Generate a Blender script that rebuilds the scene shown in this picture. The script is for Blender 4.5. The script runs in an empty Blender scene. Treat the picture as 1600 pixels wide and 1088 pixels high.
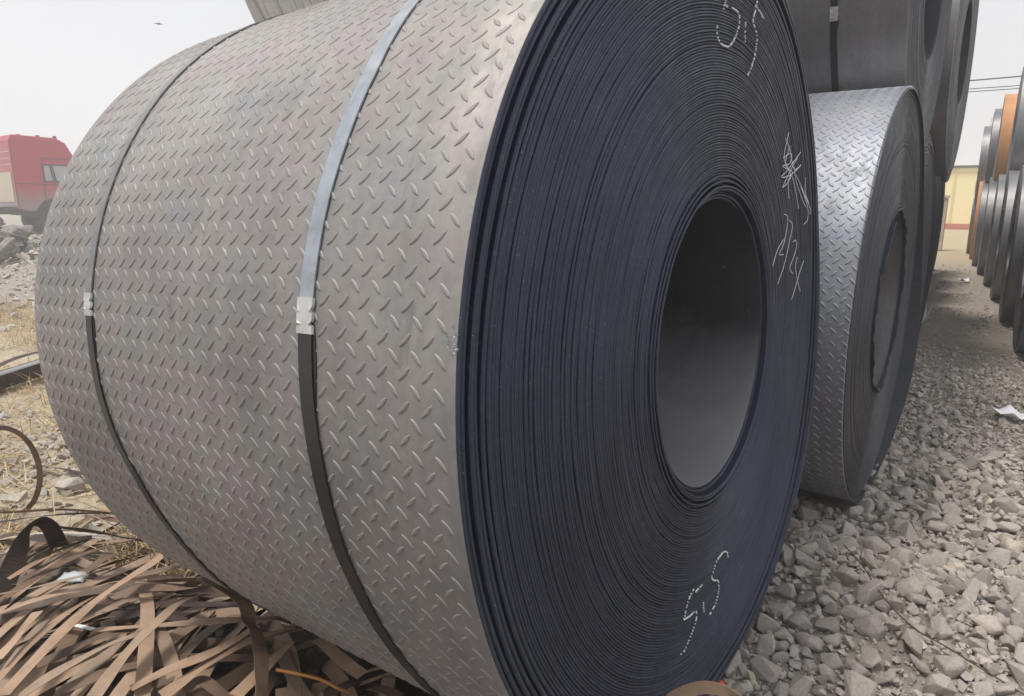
import bpy, bmesh, math, random
import numpy as np
from mathutils import Vector, Matrix, Euler

random.seed(7)
rng = np.random.default_rng(7)
PI = math.pi
SC = bpy.context.scene
COL = SC.collection

# ------------------------------------------------------------------ camera
CAM_H = 1.297
cam_data = bpy.data.cameras.new('camera')
cam_data.sensor_fit = 'HORIZONTAL'
cam_data.sensor_width = 36.0
cam_data.lens = 36.0 * 1076.37 / 1600.0
cam_data.clip_start = 0.05
cam_data.clip_end = 2000.0
cam = bpy.data.objects.new('camera', cam_data)
COL.objects.link(cam)
cam.location = (0, 0, CAM_H)
_d = Vector((-0.52091, 0.82608, -0.21503)).normalized()
_r = Vector((0.84587, 0.53339, 0.0)).normalized()
_u = _r.cross(_d)
cam.matrix_world = Matrix(((_r.x, _u.x, -_d.x, 0), (_r.y, _u.y, -_d.y, 0), (_r.z, _u.z, -_d.z, CAM_H), (0, 0, 0, 1)))
SC.camera = cam

# ------------------------------------------------------------------ sky, sun, exposure
SUN_EL, SUN_AZ = math.radians(70), math.radians(-140)      # azimuth from +Y, clockwise (negative: towards -X)
world = bpy.data.worlds.new('World')
SC.world = world
world.use_nodes = True
wn, wl = world.node_tree.nodes, world.node_tree.links
bg = wn['Background']
sky = wn.new('ShaderNodeTexSky')
sky.sky_type = 'NISHITA'
sky.sun_disc = False
sky.sun_elevation = SUN_EL
sky.sun_rotation = SUN_AZ
sky.air_density = 1.0
sky.dust_density = 6.0
sky.ozone_density = 1.0
hs = wn.new('ShaderNodeHueSaturation')
hs.inputs['Saturation'].default_value = 0.3
wl.new(sky.outputs[0], hs.inputs['Color'])
mx = wn.new('ShaderNodeMix')                                # thin bright overcast over the clear sky
mx.data_type = 'RGBA'
mx.inputs[0].default_value = 0.92
wl.new(hs.outputs[0], mx.inputs[6])
mx.inputs[7].default_value = (6.95, 7.05, 7.3, 1)
cn = wn.new('ShaderNodeTexNoise')                           # faint unevenness of the overcast
cn.inputs['Scale'].default_value = 2.2; cn.inputs['Detail'].default_value = 4
tcw = wn.new('ShaderNodeTexCoord'); wl.new(tcw.outputs['Generated'], cn.inputs['Vector'])
cr_ = wn.new('ShaderNodeMapRange'); wl.new(cn.outputs['Fac'], cr_.inputs[0])
for _i, _x in zip((1, 2, 3, 4), (0.3, 0.7, 0.95, 1.05)): cr_.inputs[_i].default_value = _x
cm_ = wn.new('ShaderNodeMix'); cm_.data_type = 'RGBA'; cm_.blend_type = 'MULTIPLY'; cm_.inputs[0].default_value = 1.0
wl.new(mx.outputs[2], cm_.inputs[6]); wl.new(cr_.outputs[0], cm_.inputs[7])
wl.new(cm_.outputs[2], bg.inputs['Color'])
bg.inputs['Strength'].default_value = 0.1

sun_data = bpy.data.lights.new('sun', 'SUN')
sun_data.energy = 2.5
sun_data.angle = math.radians(14)
sun_data.color = (1.0, 0.95, 0.88)
sun = bpy.data.objects.new('sun', sun_data)
COL.objects.link(sun)
_sd = Vector((math.sin(SUN_AZ) * math.cos(SUN_EL), math.cos(SUN_AZ) * math.cos(SUN_EL), math.sin(SUN_EL)))
sun.rotation_euler = _sd.to_track_quat('Z', 'Y').to_euler()
sun.location = (0, 0, 30)

SC.view_settings.view_transform = 'Standard'
SC.view_settings.look = 'None'
SC.view_settings.exposure = 0.36
SC.view_settings.gamma = 1.0
SC.view_settings.use_curve_mapping = False
SC.cycles.volume_bounces = 4
SC.cycles.max_bounces = 8

# ------------------------------------------------------------------ helpers
class MB:
    """collects vertices and faces; build() links them as one mesh object"""
    def __init__(s):
        s.v, s.f, s.m = [], [], []
        s.n = 0
    def add(s, v, f, m=0):
        b = s.n
        v = [tuple(map(float, p)) for p in v]
        s.v += v
        s.f += [tuple(i + b for i in q) for q in f]
        s.m += [m] * len(f)
        s.n += len(v)
    def box(s, lo, hi, m=0, mat=None):
        x0, y0, z0 = lo; x1, y1, z1 = hi
        v = [(x0, y0, z0), (x1, y0, z0), (x1, y1, z0), (x0, y1, z0), (x0, y0, z1), (x1, y0, z1), (x1, y1, z1), (x0, y1, z1)]
        if mat is not None: v = [mat @ Vector(p) for p in v]
        s.add(v, [(0, 3, 2, 1), (4, 5, 6, 7), (0, 1, 5, 4), (1, 2, 6, 5), (2, 3, 7, 6), (3, 0, 4, 7)], m)
    def tube(s, pts, r, k=6, m=0, cap=True):
        pts = [Vector(p) for p in pts]
        n = len(pts); rs = r if isinstance(r, (list, tuple)) else [r] * n
        v = []; f = []
        for i, p in enumerate(pts):
            t = (pts[min(i + 1, n - 1)] - pts[max(i - 1, 0)]).normalized()
            a = t.cross(Vector((0, 0, 1)))
            if a.length < 1e-3: a = t.cross(Vector((1, 0, 0)))
            a.normalize(); b = t.cross(a)
            for j in range(k):
                w = 2 * PI * j / k
                v.append(p + rs[i] * (math.cos(w) * a + math.sin(w) * b))
        for i in range(n - 1):
            for j in range(k):
                f.append((i * k + j, i * k + (j + 1) % k, (i + 1) * k + (j + 1) % k, (i + 1) * k + j))
        if cap: f += [tuple(range(k - 1, -1, -1)), tuple(range((n - 1) * k, n * k))]
        s.add(v, f, m)
    def lathe_x(s, prof, k=32, m=0, cx=0, cy=0, cz=0):
        """profile (x, r) turned about the X axis"""
        v = []; f = []
        for x, r in prof:
            for j in range(k):
                w = 2 * PI * j / k
                v.append((cx + x, cy + r * math.cos(w), cz + r * math.sin(w)))
        for i in range(len(prof) - 1):
            for j in range(k):
                f.append((i * k + j, (i + 1) * k + j, (i + 1) * k + (j + 1) % k, i * k + (j + 1) % k))
        s.add(v, f, m)
    def build(s, name, mats, parent=None, smooth=False, auto=None):
        me = bpy.data.meshes.new(name)
        me.from_pydata(s.v, [], s.f)
        for mt in (mats if isinstance(mats, (list, tuple)) else [mats]): me.materials.append(mt)
        if any(s.m): me.polygons.foreach_set('material_index', s.m)
        if smooth: me.polygons.foreach_set('use_smooth', [True] * len(s.f))
        me.update()
        if auto is not None:
            me.set_sharp_from_angle(angle=math.radians(auto))
        return link(name, me, parent)

def link(name, me, parent=None):
    o = bpy.data.objects.new(name, me)
    COL.objects.link(o)
    if parent is not None: o.parent = parent
    return o

def np_mesh(name, v, f, mat, parent=None, smooth=False, auto=None):
    """fast mesh from numpy arrays: f has a constant number of corners"""
    v = np.asarray(v, np.float32); f = np.asarray(f, np.int32)
    me = bpy.data.meshes.new(name)
    me.vertices.add(len(v)); me.vertices.foreach_set('co', v.ravel())
    k = f.shape[1]
    me.loops.add(f.size); me.loops.foreach_set('vertex_index', f.ravel())
    me.polygons.add(len(f))
    me.polygons.foreach_set('loop_start', np.arange(0, f.size, k, dtype=np.int32))
    me.polygons.foreach_set('loop_total', np.full(len(f), k, np.int32))
    me.polygons.foreach_set('use_smooth', np.full(len(f), smooth))
    me.materials.append(mat)
    me.update(calc_edges=True)
    if auto is not None: me.set_sharp_from_angle(angle=math.radians(auto))
    return link(name, me, parent)

def tag(o, label=None, cat=None, group=None, kind=None):
    if label: o['label'] = label
    if cat: o['category'] = cat
    if group: o['group'] = group
    if kind: o['kind'] = kind
    return o

def thing(name, label, cat, loc=(0, 0, 0), rot=(0, 0, 0), group=None):
    o = bpy.data.objects.new(name, None)
    COL.objects.link(o)
    o.empty_display_size = 0.1
    o.location = loc; o.rotation_euler = rot
    return tag(o, label, cat, group)

def spline(pts, n):
    """Catmull-Rom through pts, n samples per span"""
    P = np.asarray(pts, float)
    if len(P) < 3:
        return [tuple(P[0] + (P[-1] - P[0]) * i / n) for i in range(n + 1)]
    Q = np.vstack([2 * P[0] - P[1], P, 2 * P[-1] - P[-2]])
    out = []
    for i in range(1, len(Q) - 2):
        a, b, c, d = Q[i - 1], Q[i], Q[i + 1], Q[i + 2]
        for j in range(n):
            t = j / n
            out.append(0.5 * (2 * b + (c - a) * t + (2 * a - 5 * b + 4 * c - d) * t * t + (3 * b - a - 3 * c + d) * t ** 3))
    out.append(Q[-2])
    return [tuple(p) for p in out]

def ribbon(mb, pts, w, th, up=(0, 0, 1), roll=None, m=0):
    """flat strip of width w and thickness th along pts; roll: turning (rad) per point about its own run"""
    pts = [Vector(p) for p in pts]; n = len(pts); v = []; f = []
    up = Vector(up); last = None
    for i, p in enumerate(pts):
        t = (pts[min(i + 1, n - 1)] - pts[max(i - 1, 0)]).normalized()
        s = t.cross(up)
        if s.length < 0.15: s = last if last is not None else t.cross(Vector((1, 0, 0)))
        s = (s - t * s.dot(t)).normalized()
        if last is not None and s.dot(last) < 0: s = -s
        last = s.copy()
        nn = s.cross(t).normalized()
        if roll is not None:
            a = roll[i]
            s, nn = s * math.cos(a) + nn * math.sin(a), nn * math.cos(a) - s * math.sin(a)
        for a, b in ((-1, -1), (1, -1), (1, 1), (-1, 1)):
            v.append(p + s * (a * w / 2) + nn * (b * th / 2))
    for i in range(n - 1):
        for j in range(4):
            f.append((i * 4 + j, i * 4 + (j + 1) % 4, (i + 1) * 4 + (j + 1) % 4, (i + 1) * 4 + j))
    f += [(3, 2, 1, 0), (n * 4 - 4, n * 4 - 3, n * 4 - 2, n * 4 - 1)]
    mb.add(v, f, m)

# ------------------------------------------------------------------ materials
def mat(name, col, rough=0.6, metal=0.0, spec=0.5):
    m = bpy.data.materials.new(name); m.use_nodes = True
    b = m.node_tree.nodes['Principled BSDF']
    b.inputs['Base Color'].default_value = (*col, 1)
    b.inputs['Roughness'].default_value = rough
    b.inputs['Metallic'].default_value = metal
    b.inputs['Specular IOR Level'].default_value = spec
    return m

class NT:
    def __init__(s, m):
        s.t = m.node_tree; s.n = s.t.nodes; s.l = s.t.links; s.b = s.n['Principled BSDF']; s._co = None
    def node(s, kind, **kw):
        o = s.n.new(kind)
        for k, v in kw.items(): setattr(o, k, v)
        return o
    def coord(s, kind='Object', scale=(1, 1, 1)):
        tc = s.node('ShaderNodeTexCoord'); mp = s.node('ShaderNodeMapping')
        s.l.new(tc.outputs[kind], mp.inputs['Vector']); mp.inputs['Scale'].default_value = scale
        return mp.outputs[0]
    def noise(s, scale, detail=4, rough=0.55, co=None, sc=(1, 1, 1), dist=0.0):
        o = s.node('ShaderNodeTexNoise')
        o.inputs['Scale'].default_value = scale; o.inputs['Detail'].default_value = detail
        o.inputs['Roughness'].default_value = rough; o.inputs['Distortion'].default_value = dist
        s.l.new(co if co is not None else s.coord('Object', sc), o.inputs['Vector'])
        return o
    def ramp(s, fac, stops):
        o = s.node('ShaderNodeValToRGB'); e = o.color_ramp.elements
        while len(e) < len(stops): e.new(0.5)
        for q, (p, c) in zip(e, stops):
            q.position = p; q.color = (*c, 1) if len(c) == 3 else c
        s.l.new(fac, o.inputs[0]); return o.outputs[0]
    def mixc(s, fac, a, b, mode='MIX'):
        o = s.node('ShaderNodeMix', data_type='RGBA', blend_type=mode)
        for i, x in ((0, fac), (6, a), (7, b)):
            if isinstance(x, (int, float)): o.inputs[i].default_value = x
            elif isinstance(x, tuple): o.inputs[i].default_value = (*x, 1)
            else: s.l.new(x, o.inputs[i])
        return o.outputs[2]
    def rng(s, fac, a, b, c=0.0, d=1.0):
        o = s.node('ShaderNodeMapRange'); s.l.new(fac, o.inputs[0])
        for i, x in zip((1, 2, 3, 4), (a, b, c, d)): o.inputs[i].default_value = x
        return o.outputs[0]
    def math(s, op, a, b=0.0):
        o = s.node('ShaderNodeMath', operation=op)
        for i, x in ((0, a), (1, b)):
            if isinstance(x, (int, float)): o.inputs[i].default_value = x
            else: s.l.new(x, o.inputs[i])
        return o.outputs[0]
    def bump(s, h, strength=0.3, dist=0.002):
        o = s.node('ShaderNodeBump'); o.inputs['Strength'].default_value = strength; o.inputs['Distance'].default_value = dist
        s.l.new(h, o.inputs['Height']); s.l.new(o.outputs[0], s.b.inputs['Normal'])
    def base(s, c): s.l.new(c, s.b.inputs['Base Color'])
    def rough(s, c): s.l.new(c, s.b.inputs['Roughness'])
    def rand(s): return s.node('ShaderNodeObjectInfo').outputs['Random']

def steel_plate(name, lo, hi, tint=1.0, metal=0.75, r0=0.38, r1=0.55, cool=False):
    """hot-rolled plate: mill scale grey with warm dusty and violet / greenish heat tints"""
    m = mat(name, hi, 0.45, metal); t = NT(m)
    n1 = t.noise(2.6, 5, 0.6, sc=(0.7, 1, 1)); n2 = t.noise(7, 4, 0.6); n3 = t.noise(60, 3, 0.6)
    c = t.ramp(n1.outputs['Fac'], [(0.3, lo), (0.7, hi)])
    tints = t.ramp(n2.outputs['Color'], [(0, (0.92, 0.9, 1.0)), (1, (1, 1, 1))])
    hue = t.noise(6.5, 5, 0.6, sc=(1, 1, 1))
    if cool: st = [(0.3, (0.93, 0.97, 1.05)), (0.5, (0.98, 1.0, 1.02)), (0.68, (1.03, 0.97, 1.06))]
    else: st = [(0.28, (0.90, 0.99, 1.07)), (0.40, (0.96, 1.02, 0.97)), (0.5, (1.06, 1.01, 0.93)), (0.6, (1.03, 0.97, 0.97)), (0.74, (0.97, 0.93, 1.05))]
    c = t.mixc(tint, c, t.ramp(hue.outputs['Fac'], st), 'MULTIPLY')
    c = t.mixc(0.35, c, t.ramp(n3.outputs['Fac'], [(0.3, (0.75, 0.75, 0.75)), (0.7, (1.2, 1.2, 1.2))]), 'MULTIPLY')
    # rolled streaks running round the coil, scuffs and small dark stains
    sk = t.noise(26, 4, 0.6, sc=(1, 0.06, 0.06)); sf = t.noise(11, 8, 0.75, sc=(1.6, 0.8, 0.8), dist=0.8); sp = t.noise(34, 5, 0.7)
    c = t.mixc(0.5, c, t.ramp(sk.outputs['Fac'], [(0.3, (0.8, 0.79, 0.79)), (0.7, (1.12, 1.12, 1.12))]), 'MULTIPLY')
    c = t.mixc(t.rng(sf.outputs['Fac'], 0.60, 0.72, 0, 0.4), c, (0.13, 0.115, 0.11))
    c = t.mixc(t.rng(sp.outputs['Fac'], 0.70, 0.76, 0, 0.5), c, (0.62, 0.61, 0.6))
    t.base(c)
    t.rough(t.math('ADD', t.rng(t.noise(9, 5, 0.65).outputs['Fac'], 0.3, 0.7, r0, r1), t.rng(sf.outputs['Fac'], 0.5, 0.7, 0, 0.15)))
    t.bump(t.noise(140, 4, 0.6).outputs['Fac'], 0.18, 0.0015)
    return m

M_PLATE = steel_plate('tread_plate_steel', (0.222, 0.212, 0.219), (0.345, 0.332, 0.329), 0.6, 0.5, 0.56, 0.7)
M_PLATE2 = steel_plate('cool_tread_plate', (0.25, 0.265, 0.295), (0.34, 0.35, 0.375), 1.0, 0.7, 0.5, 0.64, cool=True)
M_SMOOTH = steel_plate('smooth_dark_plate', (0.19, 0.19, 0.205), (0.27, 0.268, 0.278), 0.6, 0.6, 0.36, 0.5)
M_SMOOTHB = steel_plate('smooth_grey_plate', (0.16, 0.16, 0.175), (0.26, 0.258, 0.268), 0.6, 0.75, 0.34, 0.5)
M_RUSTCOIL = steel_plate('orange_rusted_plate', (0.42, 0.19, 0.07), (0.55, 0.28, 0.12), 0.3, 0.1, 0.6, 0.8)

def edge_mat(name, a, b):
    """sheared sheet edges: dark blue-grey scale, streaked round the coil, with dust"""
    m = mat(name, b, 0.5, 0.35); t = NT(m)
    n1 = t.noise(3, 5, 0.6); n2 = t.noise(90, 3, 0.7, sc=(0.3, 1, 1)); n3 = t.noise(18, 6, 0.7)
    c = t.ramp(n1.outputs['Fac'], [(0.3, a), (0.7, b)])
    c = t.mixc(0.6, c, t.ramp(n2.outputs['Fac'], [(0.35, (0.75, 0.75, 0.77)), (0.62, (1.15, 1.15, 1.15)), (0.8, (1.9, 1.9, 1.9))]), 'MULTIPLY')
    c = t.mixc(t.rng(n3.outputs['Fac'], 0.55, 0.8, 0, 0.25), c, (0.13, 0.125, 0.12))
    n4 = t.noise(38, 6, 0.8, dist=1.2); n5 = t.noise(210, 2, 0.5)
    c = t.mixc(t.rng(n4.outputs['Fac'], 0.64, 0.70, 0, 0.35), c, (0.16, 0.155, 0.15))
    c = t.mixc(t.math('MULTIPLY', t.rng(n5.outputs['Fac'], 0.69, 0.76), t.rng(n1.outputs['Fac'], 0.4, 0.6)), c, (0.25, 0.25, 0.26))
    t.base(c)
    t.rough(t.rng(n3.outputs['Fac'], 0.3, 0.7, 0.38, 0.62))
    t.bump(n2.outputs['Fac'], 0.35, 0.002)
    return m
M_EDGE = edge_mat('sheared_edge_steel', (0.022, 0.028, 0.050), (0.038, 0.046, 0.076))
M_EDGE2 = edge_mat('sheared_edge_grey', (0.038, 0.042, 0.054), (0.062, 0.066, 0.078))
M_GAP = mat('dark_gap_steel', (0.012, 0.012, 0.016), 0.7, 0.2)
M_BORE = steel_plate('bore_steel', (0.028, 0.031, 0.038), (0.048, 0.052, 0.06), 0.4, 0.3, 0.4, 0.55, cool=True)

def strap_mat(name, col, rough, metal):
    m = mat(name, col, rough, metal); t = NT(m)
    n = t.noise(22, 5, 0.65)
    t.base(t.mixc(1.0, col, t.ramp(n.outputs['Fac'], [(0.3, (0.75, 0.75, 0.75)), (0.7, (1.2, 1.2, 1.2))]), 'MULTIPLY'))
    t.bump(t.noise(70, 3).outputs['Fac'], 0.12, 0.001)
    return m
M_STRAP_DARK = strap_mat('dark_strap_paint', (0.016, 0.016, 0.019), 0.42, 0.0)
M_STRAP_LIGHT = strap_mat('pale_strap_paint', (0.33, 0.37, 0.41), 0.42, 0.5)
M_STRAP_GREY = strap_mat('grey_strap_paint', (0.245, 0.242, 0.25), 0.58, 0.5)
M_SEAL = strap_mat('zinc_seal', (0.56, 0.56, 0.555), 0.4, 0.6)
M_CHALK = mat('white_chalk', (0.72, 0.73, 0.75), 0.95, 0, 0.1)

def rust_mat(name, a, b, c3):
    m = mat(name, b, 0.7, 0.1, 0.35); t = NT(m)
    n = t.noise(9, 6, 0.65); r = t.rand()
    c = t.ramp(n.outputs['Fac'], [(0.28, a), (0.5, b), (0.72, c3)])
    c = t.mixc(0.8, c, t.ramp(r, [(0, (0.72, 0.74, 0.78)), (0.4, (1.0, 0.97, 0.92)), (0.8, (1.2, 1.1, 1.0)), (1, (0.8, 0.68, 0.6))]), 'MULTIPLY')
    t.base(c); t.rough(t.rng(t.noise(30, 4).outputs['Fac'], 0.3, 0.7, 0.5, 0.8))
    t.bump(t.noise(120, 4, 0.7).outputs['Fac'], 0.2, 0.001)
    return m
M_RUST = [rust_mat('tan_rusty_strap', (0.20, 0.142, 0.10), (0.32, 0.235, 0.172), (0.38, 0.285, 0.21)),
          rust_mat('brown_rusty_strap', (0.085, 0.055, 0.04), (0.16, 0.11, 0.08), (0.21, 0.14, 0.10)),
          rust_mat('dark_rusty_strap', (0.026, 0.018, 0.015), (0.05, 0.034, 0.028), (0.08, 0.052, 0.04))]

def stone_mat(name, cols, ks):
    m = mat(name, cols[1], 0.9, 0, 0.25); t = NT(m)
    co = t.coord('Object')
    n = t.noise(14, 6, 0.65, co); n2 = t.noise(ks, 5, 0.7, co)
    c = t.ramp(n.outputs['Fac'], [(0.3, cols[0]), (0.5, cols[1]), (0.7, cols[2])])
    va = t.node('ShaderNodeAttribute', attribute_name='tone')                              # per stone in the joined mesh
    vo = t.node('ShaderNodeAttribute', attribute_name='stone_tone', attribute_type='OBJECT')  # per stone object
    c = t.mixc(1.0, c, t.ramp(t.math('ADD', va.outputs['Fac'], vo.outputs['Fac']), [(0, (0.62, 0.6, 0.6)), (0.35, (0.92, 0.9, 0.9)), (0.7, (1.06, 1.03, 0.98)), (0.85, (0.92, 0.88, 0.95)), (1, (1.35, 1.28, 1.12))]), 'MULTIPLY')
    c = t.mixc(0.5, c, t.ramp(n2.outputs['Fac'], [(0.3, (0.65, 0.65, 0.65)), (0.7, (1.25, 1.25, 1.25))]), 'MULTIPLY')
    t.base(c); t.bump(n2.outputs['Fac'], 0.6, 0.006)
    return m
M_STONE = stone_mat('grey_gravel_stone', ((0.345, 0.315, 0.28), (0.44, 0.405, 0.37), (0.50, 0.47, 0.435)), 60)
M_RUBBLE = stone_mat('pale_rubble_stone', ((0.30, 0.28, 0.25), (0.43, 0.40, 0.36), (0.52, 0.49, 0.45)), 30)

M_STREAK = steel_plate('pale_streaked_scale', (0.52, 0.535, 0.55), (0.64, 0.655, 0.67), 0.3, 0.1, 0.6, 0.75)
_t = NT(M_STREAK)
_c = _t.b.inputs['Base Color'].links[0].from_socket
_st = _t.noise(30, 5, 0.7, sc=(1.6, 0.12, 0.12), dist=0.6)
_t.base(_t.mixc(0.9, _c, _t.ramp(_st.outputs['Fac'], [(0.36, (0.35, 0.34, 0.33)), (0.47, (0.95, 0.95, 0.95)), (0.7, (1.05, 1.05, 1.05))]), 'MULTIPLY'))

M_BORE_LIT = M_BORE.copy(); M_BORE_LIT.name = 'bottom_lit_bore_steel'      # daylight on the bottom of the bore, painted in as a paler tone
_t = NT(M_BORE_LIT)
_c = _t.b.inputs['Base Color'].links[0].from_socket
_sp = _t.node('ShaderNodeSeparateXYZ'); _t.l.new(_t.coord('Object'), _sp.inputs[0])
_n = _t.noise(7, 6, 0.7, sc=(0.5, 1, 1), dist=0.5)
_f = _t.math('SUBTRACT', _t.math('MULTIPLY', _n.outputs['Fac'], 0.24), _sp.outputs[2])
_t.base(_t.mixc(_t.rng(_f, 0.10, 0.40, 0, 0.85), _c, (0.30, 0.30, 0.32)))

# ------------------------------------------------------------------ ground
def sm(a, b, x):
    t = np.clip((x - a) / (b - a), 0, 1); return t * t * (3 - 2 * t)
def vnoise(x, y, s, seed):
    """smooth value noise"""
    r = np.random.default_rng(seed).random((64, 64))
    x = np.asarray(x, float) * s; y = np.asarray(y, float) * s
    xi = np.floor(x).astype(int); yi = np.floor(y).astype(int)
    fx = x - xi; fy = y - yi; fx = fx * fx * (3 - 2 * fx); fy = fy * fy * (3 - 2 * fy)
    g = lambda i, j: r[i % 64, j % 64]
    return (g(xi, yi) * (1 - fx) + g(xi + 1, yi) * fx) * (1 - fy) + (g(xi, yi + 1) * (1 - fx) + g(xi + 1, yi + 1) * fx) * fy - 0.5
def ground_h(x, y):
    x = np.asarray(x, float); y = np.asarray(y, float)
    near = np.exp(-((x + 0.5) ** 2 + (y - 3) ** 2) / 220.0)
    h = -0.09 + 0.05 * vnoise(x, y, 1.3, 1) * near + 0.025 * vnoise(x, y, 4.1, 2) * near + 0.012 * vnoise(x, y, 11, 3) * near
    h = h + 0.075 * np.exp(-(((x + 0.28) / 0.30) ** 2 + ((y - 2.62) / 0.26) ** 2))      # stones heaped in the gap between two coils
    h = h + 0.055 * np.exp(-(((x + 0.1) / 0.7) ** 2 + ((y - 1.9) / 0.55) ** 2))
    h = h + 0.03 * np.exp(-(((x - 0.5) / 0.6) ** 2 + ((y - 2.6) / 0.8) ** 2))
    h = h + 0.10 * vnoise(x, y, 0.12, 5) * (1 - near)
    return h
def graded(a, b, lo, hi, d, far):
    c = list(np.arange(lo, hi + d / 2, d)); s = d; p = hi
    while p < b: s *= 1.22; p += s; c.append(min(p, b))
    s = d; p = lo
    while p > a: s *= 1.22; p -= s; c.insert(0, max(p, a))
    return np.unique(np.round(c, 4))
gx = graded(-140, 140, -3.4, 1.6, 0.05, 1); gy = graded(-60, 220, 0.2, 6.0, 0.05, 1)
X, Y = np.meshgrid(gx, gy, indexing='ij')
Z = ground_h(X, Y)
idx = np.arange(X.size).reshape(X.shape)
gm = mat('yard_ground', (0.3, 0.27, 0.24), 0.95, 0, 0.2); t = NT(gm)
co = t.coord('Object')
sep = t.node('ShaderNodeSeparateXYZ'); t.l.new(co, sep.inputs[0])
nb = t.noise(0.9, 5, 0.6, co); nf = t.noise(26, 6, 0.7, co); nv = t.noise(110, 4, 0.7, co)
dirt = t.ramp(nf.outputs['Fac'], [(0.3, (0.24, 0.215, 0.19)), (0.5, (0.34, 0.305, 0.27)), (0.7, (0.42, 0.385, 0.345))])
straw = t.ramp(nf.outputs['Fac'], [(0.3, (0.30, 0.25, 0.18)), (0.5, (0.47, 0.40, 0.30)), (0.7, (0.58, 0.51, 0.41))])
pale = t.ramp(nf.outputs['Fac'], [(0.3, (0.22, 0.195, 0.165)), (0.5, (0.32, 0.285, 0.24)), (0.7, (0.42, 0.385, 0.335))])
brown = t.ramp(nf.outputs['Fac'], [(0.3, (0.22, 0.188, 0.155)), (0.5, (0.32, 0.275, 0.23)), (0.7, (0.41, 0.36, 0.305))])
wob = t.math('MULTIPLY', t.math('SUBTRACT', nb.outputs['Fac'], 0.5), 2.4)
xw = t.math('ADD', sep.outputs[0], wob); yw = t.math('ADD', sep.outputs[1], wob)
c = t.mixc(t.rng(yw, 3.6, 5.2), dirt, brown)                                # trodden brown earth in the aisle
c = t.mixc(t.rng(yw, 15, 19), c, (0.46, 0.37, 0.25))                        # sandy far end
c = t.mixc(t.rng(xw, -2.0, -2.8), c, straw)                                 # dry grass left of the heap
c = t.mixc(t.rng(xw, -8.5, -10.5), c, pale)                                 # crushed rubble field
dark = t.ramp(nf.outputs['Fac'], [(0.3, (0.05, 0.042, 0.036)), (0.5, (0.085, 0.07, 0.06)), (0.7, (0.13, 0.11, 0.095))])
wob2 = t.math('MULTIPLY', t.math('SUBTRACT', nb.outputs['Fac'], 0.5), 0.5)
c = t.mixc(t.math('MULTIPLY', t.rng(t.math('ADD', sep.outputs[1], wob2), 1.45, 1.15), t.math('MULTIPLY', t.rng(t.math('ADD', sep.outputs[0], wob2), -0.15, -0.45), t.rng(t.math('ADD', sep.outputs[0], wob2), -3.0, -2.6))), c, dark)     # ground darkened to paint in shade around the heap and cut bounce light
t.base(c)
hgt = t.math('ADD', nf.outputs['Fac'], t.math('MULTIPLY', nv.outputs['Fac'], 0.5))
t.bump(hgt, 0.9, 0.02)
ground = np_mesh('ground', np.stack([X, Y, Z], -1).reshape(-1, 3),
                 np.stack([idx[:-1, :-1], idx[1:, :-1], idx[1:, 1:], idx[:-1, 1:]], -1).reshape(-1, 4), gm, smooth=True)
tag(ground, 'stony yard ground of grey gravel, brown earth and dry grass', kind='structure')

# ------------------------------------------------------------------ coils
HARM = (0.0102, -0.0064, -0.0135, -0.0034, -0.0075, -0.0046)    # how the big coil sags out of round
def r_round(th): return 1.0 + 0 * th
def r_sag(th):
    a = HARM
    return 1 + a[0] * np.cos(2 * th) + a[1] * np.sin(2 * th) + a[2] * np.cos(3 * th) + a[3] * np.sin(3 * th) + a[4] * np.cos(4 * th) + a[5] * np.sin(4 * th)

def revolve(name, prof, segs, mt, parent, shape=r_round, wob=None, smooth=True, auto=40, closed=False):
    """prof: rows of (x, r, weight of the out-of-round shape); wob(theta, i) adds to x"""
    th = np.linspace(0, 2 * PI, segs, endpoint=False)
    s = shape(th); V = []
    for i, (x, r, w) in enumerate(prof):
        rr = r * (1 + (s - 1) * w)
        xx = x + (wob(th, i) if wob is not None else 0 * th)
        V.append(np.stack([xx, rr * np.cos(th), rr * np.sin(th)], -1))
    n = len(prof); V = np.concatenate(V)
    I = np.arange(n * segs).reshape(n, segs); J = np.roll(I, -1, 1)
    a = I if closed else I[:-1]; b = np.roll(I, -1, 0) if closed else I[1:]
    aj = J if closed else J[:-1]; bj = np.roll(J, -1, 0) if closed else J[1:]
    F = np.stack([a, aj, bj, b], -1).reshape(-1, 4)
    return np_mesh(name, V, F, mt, parent, smooth, auto)

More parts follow.
